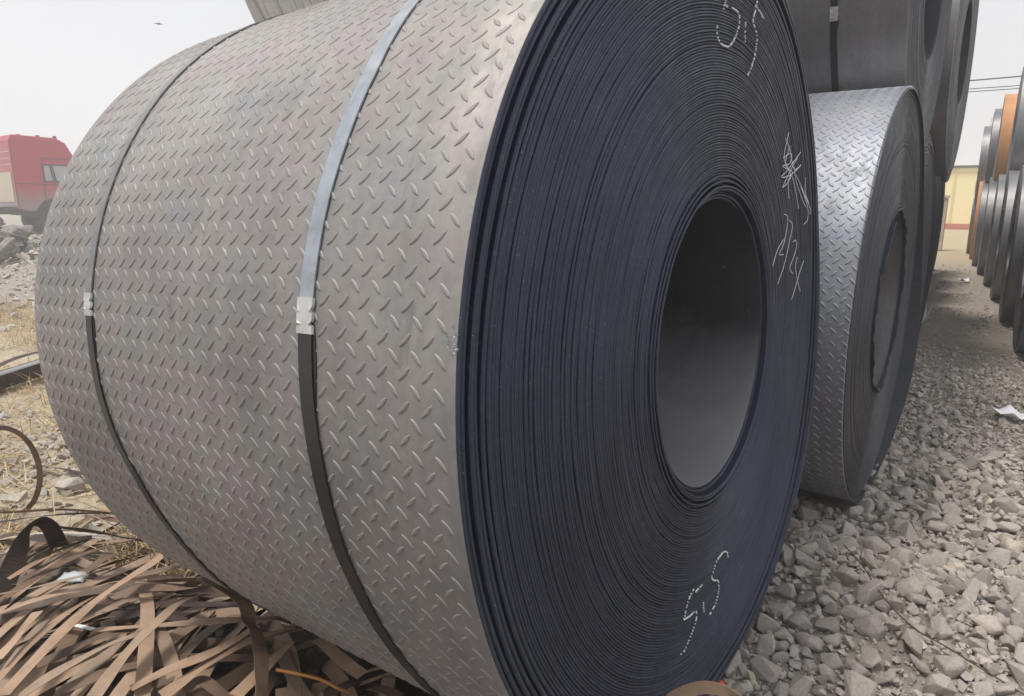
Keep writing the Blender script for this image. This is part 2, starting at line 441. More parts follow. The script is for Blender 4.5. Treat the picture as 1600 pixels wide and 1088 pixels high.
# the raised pattern: lens-shaped lugs, alternately turned
def lug_proto(L, W, Hh):
    v = []
    for k, (l, w, h) in enumerate(((1, 1, 0.0), (0.93, 0.8, 0.75), (0.72, 0.42, 1.0))):
        for j in range(10):
            a = 2 * PI * j / 10
            cx, sy = math.cos(a), math.sin(a)
            v.append((l * L / 2 * cx, w * W / 2 * math.copysign(abs(sy) ** 1.25, sy) * (1 - 0.25 * cx * cx), h * Hh))
    f = []
    for k in range(2):
        for j in range(10):
            f.append((k * 10 + j, k * 10 + (j + 1) % 10, (k + 1) * 10 + (j + 1) % 10, (k + 1) * 10 + j))
    top = [(20, 21, 22, 29), (29, 22, 23, 28), (28, 23, 24, 27), (27, 24, 25, 26)]
    return np.array(v), np.array(f + top)
LUGS = []
def lug_place(R, W, pitch_x, pitch_a, x0, a0, th_lo, th_hi, skip=None):
    """every lug centre (x, theta, sign) of a coil"""
    out = []
    nx = int(W / pitch_x) + 3
    for par in (0, 1):
        for i in range(-2, nx):
            x = x0 - (i + 0.5 * par) * pitch_x
            if x > -0.008 or x < -W + 0.008: continue
            k0 = int((th_lo * R - a0) / pitch_a) - 1; k1 = int((th_hi * R - a0) / pitch_a) + 1
            for k in range(k0, k1 + 1):
                th = (a0 + (k + 0.5 * par) * pitch_a) / R
                if th < th_lo or th > th_hi: continue
                if skip is not None and skip(x, th): continue
                out.append((x, th, 1 if par == 0 else -1))
    return out
def lug_matrix(x, th, sgn, R, shape):
    rr = R * float(shape(np.array(th)))
    n = Vector((0, math.cos(th), math.sin(th))); tt = Vector((0, -math.sin(th), math.cos(th))); xx = Vector((1, 0, 0))
    l = (xx * 0.72 - tt * 0.69 * sgn).normalized(); w = n.cross(l)
    return Matrix(((l.x, w.x, n.x, 0), (l.y, w.y, n.y, rr * n.y - 0.0002 * n.y), (l.z, w.z, n.z, rr * n.z - 0.0002 * n.z), (0, 0, 0, 1))), rr
def lugs_joined(name, places, proto, R, shape, mt, parent):
    pv, pf = proto; V = []; F = []
    P = np.hstack([pv, np.ones((len(pv), 1))])
    for i, (x, th, sgn) in enumerate(places):
        m, _ = lug_matrix(x, th, sgn, R, shape)
        A = np.array(m); A[0, 3] = x
        V.append(P @ A.T[:, :3]); F.append(pf + i * len(pv))
    o = np_mesh(name, np.concatenate(V), np.concatenate(F), mt, parent, True, 50)
    return tag(o, kind='stuff')

def face_rings(n, r0, r1, jit, depth, seed, cone=0.0):
    """profile of n sheet edges between r0 and r1: grooves between lightly rounded edges"""
    g = np.random.default_rng(seed); prof = []; p = (r1 - r0) / n
    off = jit * 0.9 * np.sin(np.linspace(0, 9, n) + seed) + g.normal(0, jit * 0.7, n) + (g.random(n) > 0.94) * jit * g.normal(0, 2.2, n)
    for i in range(n):
        a = r0 + i * p; b = a + p; w = lambda r: (r - r0) / (r1 - r0)
        gap = p * g.uniform(0.10, 0.16)
        d = depth * g.uniform(0.6, 1.2)
        x = off[i] + cone * w(a)
        for rr, xx in ((a, x - d), (a + gap, x - 0.0014), (a + gap * 2.6, x), (b - gap * 2.2, x), (b - gap * 0.3, x - 0.0016)):
            prof.append((xx, rr, 0.1 + 0.9 * w(rr)))
        prof.append((x - d, b, 0.1 + 0.9 * w(b)))
    return prof

def lie(x):
    return (lambda th: float(np.interp(math.degrees(th) % 360, *x))) if isinstance(x, tuple) else (lambda th: x)
def strap_band(parent, x, R, shape, th_seal, lap, w=0.0318, light=None, segs=200, seal=True, seal_len=0.054, name='binding_strap'):
    """steel band round a coil; the pale painted run ends at the seal, the dark one starts there"""
    xf = lie(x)
    mb = MB(); th = np.linspace(0, 2 * PI, segs, endpoint=False)
    s = R * shape(th); pr = ((-w / 2, 0.0006), (-w / 2, 0.0032), (w / 2, 0.0032), (w / 2, 0.0006))
    V = []; F = []; Mi = []
    for j in range(segs):
        wob = xf(th[j]) + 0.0010 * math.sin(th[j] * 7)
        for dx, dr in pr:
            r = s[j] + dr + 0.0014
            V.append((dx + wob, r * math.cos(th[j]), r * math.sin(th[j])))
    for j in range(segs):
        k = (j + 1) % segs
        a = (th[j] + PI / segs)
        for q in range(4):
            F.append((j * 4 + q, k * 4 + q, k * 4 + (q + 1) % 4, j * 4 + (q + 1) % 4))
            Mi.append(1 if (light is not None and (a < th_seal)) else 0)
    mb.add(V, F); mb.m = Mi
    band = mb.build(name, [M_STRAP_DARK, light or M_STRAP_DARK], parent)
    if seal:
        wob = lambda t: xf(t) + 0.0010 * math.sin(t * 7)
        sb = MB(); r0 = R * float(shape(np.array(th_seal)))
        n = 15; dth = seal_len / r0; V = []; F = []
        for i in range(n):
            u = i / (n - 1); t_ = th_seal - dth / 2 + dth * u
            r = R * float(shape(np.array(t_)))
            notch = 0.0
            for c in (0.33, 0.70):
                notch = max(notch, 1 - abs(u - c) / 0.07) if abs(u - c) < 0.07 else notch
            hw = w / 2 + 0.0022 - 0.006 * notch
            for dx, dr in ((-hw - 0.001, 0.002), (-hw, 0.0062 + 0.003 * notch), (-hw * 0.5, 0.0066), (hw * 0.5, 0.0066), (hw, 0.0062 + 0.003 * notch), (hw + 0.001, 0.002)):
                V.append((wob(t_) + dx, (r + dr) * math.cos(t_), (r + dr) * math.sin(t_)))
        for i in range(n - 1):
            for q in range(5): F.append((i * 6 + q, i * 6 + q + 1, (i + 1) * 6 + q + 1, (i + 1) * 6 + q))
        F += [tuple(range(5, -1, -1)), tuple(range((n - 1) * 6, n * 6))]
        sb.add(V, F); sb.build('strap_seal', M_SEAL, band)
        tb = MB()                                               # tail of the lower run, showing at the side of the band
        V = []; F = []
        for i in range(12):
            t_ = th_seal + 0.02 + lap * i / 11
            r = R * float(shape(np.array(t_))) + 0.001
            for dx, dr in ((0.006, 0.0), (0.006, 0.0012), (w / 2 + 0.004 + 0.003 * math.sin(i * 0.4), 0.0012), (w / 2 + 0.004 + 0.003 * math.sin(i * 0.4), 0.0)):
                V.append((wob(t_) + dx, (r + dr) * math.cos(t_), (r + dr) * math.sin(t_)))
        for i in range(11):
            for q in range(4): F.append((i * 4 + q, (i + 1) * 4 + q, (i + 1) * 4 + (q + 1) % 4, i * 4 + (q + 1) % 4))
        F += [(0, 1, 2, 3), (47, 46, 45, 44)]
        tb.add(V, F); tb.build('strap_tail', M_STRAP_DARK, band)
    return band

last_coil = [None]
def coil(name, label, group, x, y, z, R, Rin, W, yaw, tilt=0.0, side=None, edge=None, laps=24, segs=96, cone=0.0, seed=1, jit=0.003, parts=True, bore=None, cat='steel coil'):
    """x, y, z: middle of the near end (towards +X)"""
    root = thing(name, label, cat, (x, y, z), (0, -math.radians(tilt), math.radians(yaw)), group)
    last_coil[0] = root
    side = side or M_SMOOTH; edge = edge or M_EDGE2
    revolve('outer_wrap', [(-W, R * 0.985, 1), (-W, R - 0.004, 1), (-W + 0.003, R, 1), (-0.003, R, 1), (0.0, R - 0.004, 1)], segs, side, root)
    prof = face_rings(laps, Rin, R - 0.004, jit, 0.006, seed, cone)
    revolve('lap_edges', prof, segs, edge, root, auto=35, smooth=True).__setitem__('kind', 'stuff')
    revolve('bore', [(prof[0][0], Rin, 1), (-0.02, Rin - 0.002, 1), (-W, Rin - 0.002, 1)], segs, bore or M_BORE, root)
    if parts:
        revolve('rear_face', [(-W, R * 0.985, 1), (-W + 0.002, Rin + 0.01, 1), (-W, Rin - 0.002, 1)], segs, edge, root)
    return root

# --- the big tread-plate coil in front
R, RIN, WD = 0.95, 0.343, 1.325
CC = Vector((-0.4353, 1.6281, 0.9492))
big = thing('steel_coil', 'big chequered tread plate coil in the foreground with chalk marks on its dark end', 'steel coil',
            tuple(CC), (0, -math.radians(2.369), math.radians(-4.009)))
SEGS = 400
revolve('outer_wrap', [(-WD, R * 0.98, 1), (-WD, R - 0.003, 1), (-WD + 0.002, R, 1)] + [(-WD + 0.002 + (WD - 0.004) * k / 12, R, 1) for k in range(1, 12)] + [(-0.002, R, 1), (-0.0005, R - 0.0012, 1)], SEGS, M_PLATE, big, r_sag)
# loose outer laps, each its own ring
g = np.random.default_rng(3)
NOUT = 6; PO = 0.0125
def lap_x(i, seed):
    ph = np.random.default_rng(50 + seed).uniform(0, 6.28, 4)
    # the outer laps run out towards the lower right and in towards the left
    def f(th, k):
        d = (th + 0.55 + PI) % (2 * PI) - PI
        return 0.020 * np.exp(-(d / 0.75) ** 2) * (i / NOUT) ** 1.4 + 0.0015 * np.sin(th + ph[0]) + 0.001 * np.sin(3 * th + ph[1]) + 0.0006 * np.sin(11 * th + ph[2])
    return f
for i in range(NOUT):
    ro = R - 0.0014 - (NOUT - 1 - i) * PO if i < NOUT - 1 else R - 0.0012
    ri = ro - 0.0086
    x = (-0.0008, 0.002, -0.003, 0.002, -0.001, 0.0005)[i] if i < NOUT - 1 else -0.0006
    f = lap_x(i + 1, i)
    prof = [(-0.10, ri, 1), (x - 0.0020, ri, 1), (x, ri + 0.0020, 1), (x, ro - 0.0022, 1), (x - 0.0024, ro, 1), (-0.10, ro, 1)]
    def wob(th, k, f=f): return f(th, k) * (0 if k in (0, 5) else 1)
    revolve('outer_lap', prof, SEGS, M_EDGE, big, r_sag, wob, auto=30)
RF = R - 0.0014 - NOUT * PO + 0.002
prof = face_rings(88, RIN, RF, 0.0007, 0.0035, 11)
# the first dozen laps at the bore step in and out
P2 = []
for k, (x, r, w) in enumerate(prof):
    lap = k // 6
    x += {0: -0.016, 1: -0.010, 2: -0.012, 3: 0.004, 4: 0.006, 5: -0.010, 6: 0.005, 7: -0.004, 8: 0.003}.get(lap, 0)
    P2.append((x, r, w))
P2 = [(-0.06, RIN - 0.001, 0.1)] + P2 + [(-0.10, RF, 1)]
ph = np.random.default_rng(9).uniform(0, 6.28, (110, 3))
def fwob(th, k):
    l = max(k - 1, 0) // 6
    l = min(l, 99)
    return 0.0009 * np.sin(th + ph[l, 0]) + 0.0006 * np.sin(4 * th + ph[l, 1]) + 0.0004 * np.sin(17 * th + ph[l, 2])
tag(revolve('lap_edges', P2, SEGS, M_EDGE, big, r_sag, fwob, auto=30), kind='stuff')
revolve('bore', [(-0.014, RIN, 0.1), (-0.03, RIN - 0.002, 0.1), (-0.5, RIN - 0.002, 0.1), (-WD + 0.01, RIN - 0.002, 0.1)], 200, M_BORE_LIT, big, r_sag)
revolve('rear_face', [(-WD, R * 0.98, 1), (-WD + 0.004, 0.6, 0.5), (-WD + 0.002, RIN - 0.002, 0.1)], 200, M_EDGE, big, r_sag)

S1X = ([0, 120, 134, 147, 156, 164, 169, 175, 182, 188, 193, 205, 300, 360], [-1.08, -1.075, -1.058, -1.04, -1.036, -1.031, -1.0305, -1.0215, -1.011, -0.992, -0.962, -0.93, -1.0, -1.08])
S2X = ([0, 120, 133, 145, 153, 159, 168, 173, 177, 183, 191, 197, 210, 300, 360], [-0.33, -0.325, -0.318, -0.296, -0.296, -0.300, -0.300, -0.296, -0.293, -0.285, -0.277, -0.266, -0.25, -0.29, -0.33])
SEAL = math.radians(169.2)
PX, PA = 0.0426, 0.0448
places = lug_place(R, WD, PX, PA, -0.0481, 2.8667 - PA * 61, math.radians(75), math.radians(300))
proto = lug_proto(0.0288, 0.0083, 0.0017)
cw = big.rotation_euler.to_matrix().to_4x4(); cw.translation = CC
fwd = _d
def app_size(x, th):
    p = cw @ Vector((x, R * math.cos(th), R * math.sin(th)))
    n = (cw.to_3x3() @ Vector((0, math.cos(th), math.sin(th))))
    v = p - Vector((0, 0, CAM_H)); d = v.length
    fz = v.dot(_d); px = v.dot(_r) / fz; py = v.dot(_u) / fz
    if abs(px) > 0.74 or abs(py) > 0.5: return 0
    return max(0.0, -n.dot(v) / d) / d ** 2 if True else 0
order = sorted(range(len(places)), key=lambda i: -app_size(places[i][0], places[i][1]))
near = set(order[:300])
lme = []
for sgn in (1, -1):
    pv, pf = proto
    me = bpy.data.meshes.new('tread_lug'); me.from_pydata(pv.tolist(), [], pf.tolist())
    me.polygons.foreach_set('use_smooth', [True] * len(pf)); me.materials.append(M_PLATE); me.update(); me.set_sharp_from_angle(angle=math.radians(50))
    lme.append(me)
for i in order[:300]:
    x, th, sgn = places[i]
    o = link('tread_lug', lme[0], big)
    m, rr = lug_matrix(x, th, sgn, R, r_sag); m[0][3] = x
    o.matrix_local = m
lugs_joined('tread_pattern', [p for i, p in enumerate(places) if i not in near], proto, R, r_sag, M_PLATE, big)
strap_band(big, S1X, R, r_sag, math.radians(170.1), 0.10, 0.026, M_STRAP_GREY, seal_len=0.048)
strap_band(big, S2X, R, r_sag, math.radians(169.0), 0.13, 0.0318, M_STRAP_LIGHT)

# chalk figures on the end: dotted where the stick skipped from edge to edge
CHALK = {'b1': [(0.0793, -0.5834), (0.0746, -0.5678), (0.0499, -0.5548), (0.0266, -0.5533), (-0.0015, -0.556), (-0.0205, -0.5712), (-0.0349, -0.5861), (-0.0208, -0.6023), (0.008, -0.6161), (0.0171, -0.6329), (0.0139, -0.6536), (-0.0051, -0.6753), (-0.0432, -0.6856)], 'b2': [(-0.104, -0.5755), (-0.1421, -0.573)], 'b3': [(-0.1525, -0.5597), (-0.1762, -0.5675), (-0.1945, -0.5825), (-0.2076, -0.6038), (-0.2102, -0.6097), (-0.1741, -0.6195), (-0.1398, -0.6251), (-0.134, -0.6428), (-0.1432, -0.6589), (-0.1642, -0.6725), (-0.1905, -0.6868), (-0.2091, -0.6927), (-0.2277, -0.6901)], 'b4': [(-0.089, -0.6268), (-0.0904, -0.6402), (-0.0854, -0.6556)], 't1': [(-0.0336, 0.7593), (-0.049, 0.7349)], 't2': [(-0.0327, 0.7471), (0.0152, 0.751), (0.0508, 0.7476), (0.0529, 0.7243), (0.0326, 0.697), (-0.0057, 0.6702), (-0.0545, 0.6663), (-0.0789, 0.6779), (-0.0836, 0.6983)], 't3': [(0.0982, 0.7398), (0.0961, 0.7201), (0.0983, 0.6961)], 't4': [(0.1784, 0.8035), (0.1643, 0.7758), (0.1501, 0.7514), (0.1686, 0.736), (0.1829, 0.7228), (0.1743, 0.6832), (0.1482, 0.6476), (0.1233, 0.6265)], 't5': [(0.1632, 0.7867), (0.2027, 0.7802), (0.24, 0.7675)], 'm1': [(0.4793, 0.2979), (0.5184, 0.289), (0.5098, 0.249), (0.4836, 0.2098), (0.447, 0.188), (0.4876, 0.1829)], 'm1b': [(0.4813, 0.2261), (0.4235, 0.1974), (0.3856, 0.1568)], 'm2': [(0.5376, 0.2805), (0.5739, 0.263), (0.5497, 0.2227), (0.5258, 0.1828), (0.4933, 0.1441), (0.4448, 0.1037)], 'm3': [(0.588, 0.2141), (0.6126, 0.2179), (0.6314, 0.2016), (0.6048, 0.1692), (0.5654, 0.1425), (0.5803, 0.1268), (0.6037, 0.118)], 'm4': [(0.6439, 0.1665), (0.6301, 0.133), (0.6642, 0.0862), (0.6966, 0.0544)], 'm5': [(0.7246, 0.1476), (0.6852, 0.1196), (0.6456, 0.0793), (0.6004, 0.0405)], 's1': [(0.4937, 0.5234), (0.4729, 0.4917), (0.4563, 0.4528), (0.5034, 0.4237), (0.5618, 0.3935), (0.5994, 0.3532), (0.632, 0.3116)], 's2': [(0.4623, 0.5062), (0.5094, 0.4783), (0.5626, 0.4255), (0.6385, 0.4401), (0.5352, 0.4089), (0.439, 0.4004), (0.5034, 0.4237), (0.6289, 0.4764)], 's3': [(0.448, 0.4525), (0.5258, 0.4675), (0.5155, 0.4397), (0.4458, 0.4296), (0.5489, 0.4171), (0.5083, 0.3925), (0.5221, 0.3411)], 's4': [(0.5082, 0.486), (0.4725, 0.4382), (0.5358, 0.4049), (0.4542, 0.3723), (0.5327, 0.4246), (0.594, 0.4587), (0.5361, 0.4405)], 's5': [(0.5898, 0.4102), (0.6495, 0.3784), (0.6987, 0.3449), (0.7466, 0.31), (0.7462, 0.2749), (0.7069, 0.263)], 's6': [(0.7012, 0.4044), (0.7023, 0.362), (0.7503, 0.3274), (0.687, 0.3534), (0.6495, 0.3784), (0.775, 0.3096), (0.7713, 0.292)], 's7': [(0.5613, 0.4334), (0.6002, 0.386), (0.6917, 0.3279), (0.7248, 0.3146)]}
def chalk(name, keys, dash):
    mb = MB()
    for k in keys:
        pts = spline(CHALK[k], 5)
        L = 0; dp = []
        for a, b in zip(pts[:-1], pts[1:]):
            d = math.dist(a, b); n = max(1, int(d / 0.0022))
            dp += [(a[0] + (b[0] - a[0]) * j / n, a[1] + (b[1] - a[1]) * j / n) for j in range(n)]
        dp.append(pts[-1])
        run = []
        for j, (yy, zz) in enumerate(dp):
            rr = math.hypot(yy, zz)
            on = (not dash) or ((rr - RIN) / ((RF - RIN) / 88)) % 1 > 0.35 or random.random() < 0.12
            if on: run.append((0.0032, yy + random.gauss(0, 0.0006), zz + random.gauss(0, 0.0006)))
            if (not on or j == len(dp) - 1) and run:
                if len(run) == 1: run.append((0.0032, run[0][1] + 0.002, run[0][2] + 0.001))
                mb.tube(run, 0.0019 if dash else 0.0009, 5); run = []
    return mb.build(name, M_CHALK, big)
for keys in (['b2', 'b3'], ['b4'], ['b1']): chalk('chalk_figure', keys, True)       # 5.5 low on the end
for keys in (['t1', 't2'], ['t3'], ['t4', 't5']): chalk('chalk_figure', keys, True)  # 5.5 high on the end
for keys in (['m1', 'm1b'], ['m2'], ['m3'], ['m4', 'm5']): chalk('chalk_figure', keys, False)
tag(chalk('chalk_scribble', ['s1', 's2', 's3', 's4', 's5', 's6', 's7'], False), 'white scribbled chalk tangle above the thin figures')
# the torn nick in the plate edge at the left
mb = MB()
for k in range(34):
    th = math.radians(170.0) + random.gauss(0, 0.010); a = random.uniform(0.0007, 0.0019); xx = random.uniform(-0.010, 0.004) - 0.006 * (abs(th - math.radians(170.0)) < 0.006)
    rr = R * float(r_sag(np.array(th))) + random.uniform(-0.001, 0.003)
    c = Vector((xx, rr * math.cos(th), rr * math.sin(th)))
    V = [c + Vector([random.gauss(0, a) for _ in range(3)]) for _ in range(5)]
    mb.add(V, [(0, 1, 2), (0, 2, 3), (1, 2, 4), (0, 1, 4)])
mb.build('torn_edge', M_STRAP_LIGHT, big)

# --- the row behind it
row = 'coils in the left row'
b2 = coil('steel_coil', 'paler tread plate coil standing right behind the big chalked coil', row, -0.207, 3.55, 0.83, 0.92, 0.42, 1.4, -3.6, 0, M_PLATE2, M_EDGE2, bore=M_SMOOTHB, laps=80, segs=200, cone=-0.01, seed=21, jit=0.001)
# its innermost laps have slipped out, ragged at the rim
def slip(th, k):
    d = (th - math.radians(200) + PI) % (2 * PI) - PI
    return (0 if k in (0, 5) else 1) * (0.008 * np.exp(-(d / 0.9) ** 2) + 0.012 * (np.sin(3 * th + 0.6) > 0.5) * (np.cos(th) < 0.2) + 0.003 * np.sin(9 * th) + 0.002 * np.sin(31 * th))
revolve('slipped_lap', [(-0.012, 0.408, 1), (0.004, 0.408, 1), (0.006, 0.410, 1), (0.006, 0.416, 1), (0.004, 0.4175, 1), (-0.012, 0.4175, 1)], 220, M_EDGE, b2, wob=slip, auto=30)
revolve('outer_lap', [(-0.1, 0.908, 1), (0.004, 0.908, 1), (0.005, 0.909, 1), (0.005, 0.9145, 1), (0.004, 0.9155, 1), (-0.1, 0.9155, 1)], 220, M_EDGE2, b2,
        wob=lambda th, k: (0 if k in (0, 5) else 1) * 0.06 * np.exp(-((((th + 0.5 + PI) % (2 * PI)) - PI) / 0.7) ** 2), auto=30)
pl2 = lug_place(0.92, 1.4, PX, PA, -0.03, 0.0, math.radians(85), math.radians(255))
lugs_joined('tread_pattern', [p for p in pl2 if p[0] > -0.75], lug_proto(0.031, 0.0105, 0.0022), 0.92, r_round, M_PLATE2, b2)

u0 = coil('steel_coil', 'pale streaked coil resting on top behind the big chalked coil', 'coils in the left row', -0.93, 2.60, 2.41, 0.86, 0.36, 1.46, -3.0, 0, M_STREAK, M_EDGE2, laps=20, segs=160, seed=31)
u1 = coil('steel_coil', 'smooth dark grey coil with a sealed strap lying on top of the paler tread coil', row, -0.215, 4.45, 2.36, 0.865, 0.36, 1.35, -3.6, 0, M_SMOOTH, M_EDGE2, laps=60, segs=180, seed=41, jit=0.001)
strap_band(u1, -0.30, 0.865, r_round, math.radians(197), 0.06, 0.03, None, 160, seal_len=0.06)
far = [  # x, y, z, R, yaw, side, upper, label
    (-0.195, 5.42, 0.80, 0.90, -4, M_SMOOTHB, 'third coil of the bottom left row, mostly hidden behind the paler tread coil'),
    (-0.185, 7.25, 0.78, 0.88, -4, M_SMOOTHB, 'dark bottom coil beside the small white paper in the left row'),
    (-0.20, 9.05, 0.78, 0.88, -3, M_SMOOTH, 'dark bottom coil of the left row just past the small white paper'),
    (-0.205, 10.85, 0.78, 0.88, -3, M_SMOOTHB, 'dark bottom coil deep in the left row, third from its far end'),
    (-0.215, 12.65, 0.78, 0.88, -3, M_SMOOTH, 'dark bottom coil deep in the left row, second from its far end'),
    (-0.225, 14.45, 0.78, 0.88, -3, M_SMOOTHB, 'dark bottom coil at the far end of the left row'),
    (-0.07, 6.32, 2.32, 0.87, -3.5, M_SMOOTH, 'dark upper coil leaning over the aisle, second from the strapped one'),
    (-0.10, 8.15, 2.30, 0.87, -3.5, M_SMOOTHB, 'dark upper coil of the left row behind the one leaning over the aisle'),
]
for k, (x, y, z, r, yw_, sd, lb) in enumerate(far):
    coil('steel_coil', lb, row, x, y, z, r, 0.36, 1.35, yw_, 0, sd, M_EDGE2, laps=24, segs=110, seed=60 + k, jit=0.0015)
    strap_band(last_coil[0], -0.34, r, r_round, math.radians(186), 0.06, 0.03, None, 72, seal_len=0.06)
# --- the right row: their left ends stand along the aisle (coil axis turned round, so the near end faces -X)
rrow = 'coils in the right row'
right = [
    (0.60, 7.70, 0.77, 0.86, M_SMOOTHB, 'nearest dark bottom coil at the right edge of the picture'),
    (0.57, 9.60, 0.77, 0.86, M_SMOOTHB, 'second dark bottom coil of the right row, grey light on its top'),
    (0.55, 11.5, 0.77, 0.86, M_SMOOTH, 'third bottom coil of the right row'),
    (0.52, 13.4, 0.77, 0.86, M_SMOOTH, 'fourth bottom coil of the right row, under the big dark upper coil'),
    (0.47, 15.3, 0.77, 0.86, M_SMOOTHB, 'fifth bottom coil of the right row'),
    (0.42, 17.2, 0.77, 0.86, M_SMOOTH, 'sixth bottom coil of the right row, before the orange rusted one'),
    (0.40, 19.1, 0.77, 0.86, M_RUSTCOIL, 'orange rusted bottom coil under the flat grey upper coil'),
    (0.36, 21.0, 0.77, 0.86, M_SMOOTHB, 'grey bottom coil at the very far end of the right row'),
    (0.58, 12.45, 2.20, 0.86, M_SMOOTH, 'big dark upper coil at the right edge of the picture'),
    (0.52, 15.6, 2.20, 0.86, M_RUSTCOIL, 'bright orange rusted coil on top of the right row'),
    (0.45, 17.5, 2.15, 0.86, M_SMOOTHB, 'grey upper coil beside the bright orange one'),
    (0.36, 20.0, 2.02, 0.86, M_SMOOTHB, 'flat grey upper coil farthest back in the right row'),
]
for k, (x, y, z, r, sd, lb) in enumerate(right):
    coil('steel_coil', lb, rrow, x, y, z, r, 0.36, 1.35, 180 - 1.2, 0, sd, M_EDGE2, laps=22, segs=100, seed=90 + k, jit=0.0015)
    for xs in (-0.3, -1.0): strap_band(last_coil[0], xs, r, r_round, math.radians(340), 0.06, 0.03, None, 72, seal_len=0.06)

# ------------------------------------------------------------------ gravel
def stone_proto(seed, n=15):
    r = np.random.default_rng(seed); bm = bmesh.new()
    ax = np.array([1.0, r.uniform(0.65, 0.95), r.uniform(0.45, 0.75)])
    for _ in range(n):
        v = r.normal(size=3); v /= np.linalg.norm(v)
        v = np.sign(v) * np.abs(v) ** 0.8
        bm.verts.new(v / np.linalg.norm(v) * ax * r.uniform(0.42, 0.56))
    bmesh.ops.convex_hull(bm, input=bm.verts)
    for v in [v for v in bm.verts if not v.link_faces]: bm.verts.remove(v)
    bmesh.ops.bevel(bm, geom=list(bm.edges), offset=0.075, segments=1, affect='EDGES', clamp_overlap=True)
    bmesh.ops.triangulate(bm, faces=bm.faces)
    bm.verts.ensure_lookup_table()
    V = np.array([v.co[:] for v in bm.verts]); F = np.array([[v.index for v in f.verts] for f in bm.faces])
    bm.free(); return V, F
def stone_small(seed):
    r = np.random.default_rng(seed); bm = bmesh.new(); ax = np.array([1.0, r.uniform(0.65, 0.95), r.uniform(0.5, 0.8)])
    for _ in range(9):
        v = r.normal(size=3); bm.verts.new(v / np.linalg.norm(v) * ax * 0.5)
    bmesh.ops.convex_hull(bm, input=bm.verts)
    for v in [v for v in bm.verts if not v.link_faces]: bm.verts.remove(v)
    bm.verts.ensure_lookup_table(); bm.verts.index_update()
    V = np.array([v.co[:] for v in bm.verts]); F = np.array([[v.index for v in f.verts] for f in bm.faces]); bm.free(); return V, F
PROT = [stone_proto(100 + k) for k in range(14)]
SMALL = [stone_small(200 + k) for k in range(10)]

def rand_rot(r, n, flat=0.5):
    a = r.uniform(0, 2 * PI, n); b = r.normal(0, flat, n); c = r.normal(0, flat, n)
    ca, sa, cb, sb, cc_, sc_ = np.cos(a), np.sin(a), np.cos(b), np.sin(b), np.cos(c), np.sin(c)
    Rz = np.zeros((n, 3, 3)); Rz[:, 0, 0] = ca; Rz[:, 0, 1] = -sa; Rz[:, 1, 0] = sa; Rz[:, 1, 1] = ca; Rz[:, 2, 2] = 1
    Rx = np.zeros((n, 3, 3)); Rx[:, 0, 0] = 1; Rx[:, 1, 1] = cb; Rx[:, 1, 2] = -sb; Rx[:, 2, 1] = sb; Rx[:, 2, 2] = cb
    Ry = np.zeros((n, 3, 3)); Ry[:, 1, 1] = 1; Ry[:, 0, 0] = cc_; Ry[:, 0, 2] = sc_; Ry[:, 2, 0] = -sc_; Ry[:, 2, 2] = cc_
    return Rz @ Rx @ Ry
def joined_stones(name, pos, size, protos, mt, parent, seed):
    r = np.random.default_rng(seed); n = len(pos)
    rot = rand_rot(r, n); which = r.integers(0, len(protos), n); tone = np.clip(r.normal(0.5, 0.2, n), 0.02, 1)
    V, F, T, b = [], [], [], 0
    for k, (pv, pf) in enumerate(protos):
        m = np.nonzero(which == k)[0]
        if not len(m): continue
        W = np.einsum('nij,vj->nvi', rot[m], pv) * size[m, None, None] + pos[m, None, :]
        V.append(W.reshape(-1, 3))
        F.append((pf[None] + (b + np.arange(len(m)) * len(pv))[:, None, None]).reshape(-1, 3))
        T.append(np.repeat(tone[m], len(pv))); b += len(m) * len(pv)
    o = np_mesh(name, np.concatenate(V), np.concatenate(F), mt, parent)
    at = o.data.attributes.new('tone', 'FLOAT', 'POINT'); at.data.foreach_set('value', np.concatenate(T).astype(np.float32))
    return tag(o, kind='stuff')
def clear_of_coils(x, y):
    bad = (x < -0.42) & (np.abs(y - 1.63) < 0.30)
    for cy in (3.55, 5.42, 7.25, 9.05): bad |= (x < -0.22) & (np.abs(y - cy) < 0.3)
    return ~bad
def scatter(n, x0, x1, y0, y1, seed):
    r = np.random.default_rng(seed)
    x = r.uniform(x0, x1, n); y = r.uniform(y0, y1, n); m = clear_of_coils(x, y)
    return x[m], y[m], r
# broken stone, big pieces first, kept from running into each other
cand = []
x, y, r = scatter(26000, -0.95, 1.5, 1.25, 6.6, 5)
dens = 1 - 0.75 * sm(3.8, 6.0, y)
keep = r.random(len(x)) < dens; x, y = x[keep], y[keep]
s = np.clip(np.exp(r.normal(math.log(0.040), 0.48, len(x))), 0.02, 0.125) * (1 - 0.25 * sm(3.2, 5.5, y))
o_ = np.argsort(-s); x, y, s = x[o_], y[o_], s[o_]
cell = {}; sel = []
for i in range(len(x)):
    ci, cj = int(x[i] / 0.13), int(y[i] / 0.13); ok = True
    for a in (-1, 0, 1):
        for b in (-1, 0, 1):
            for j in cell.get((ci + a, cj + b), ()):
                if (x[i] - x[j]) ** 2 + (y[i] - y[j]) ** 2 < (0.31 * (s[i] + s[j])) ** 2: ok = False; break
            if not ok: break
        if not ok: break
    if ok: cell.setdefault((ci, cj), []).append(i); sel.append(i)
x, y, s = x[sel], y[sel], s[sel]
z = ground_h(x, y) + s * 0.10 + r.uniform(-0.006, 0.016, len(x))
vis = np.zeros(len(x))
for i in range(len(x)):
    v = Vector((x[i], y[i], z[i] - CAM_H)); fz = v.dot(_d)
    if fz > 0 and abs(v.dot(_r) / fz) < 0.76 and abs(v.dot(_u) / fz) < 0.53: vis[i] = s[i] / fz
top = set(np.argsort(-vis)[:300].tolist())
meshes = []
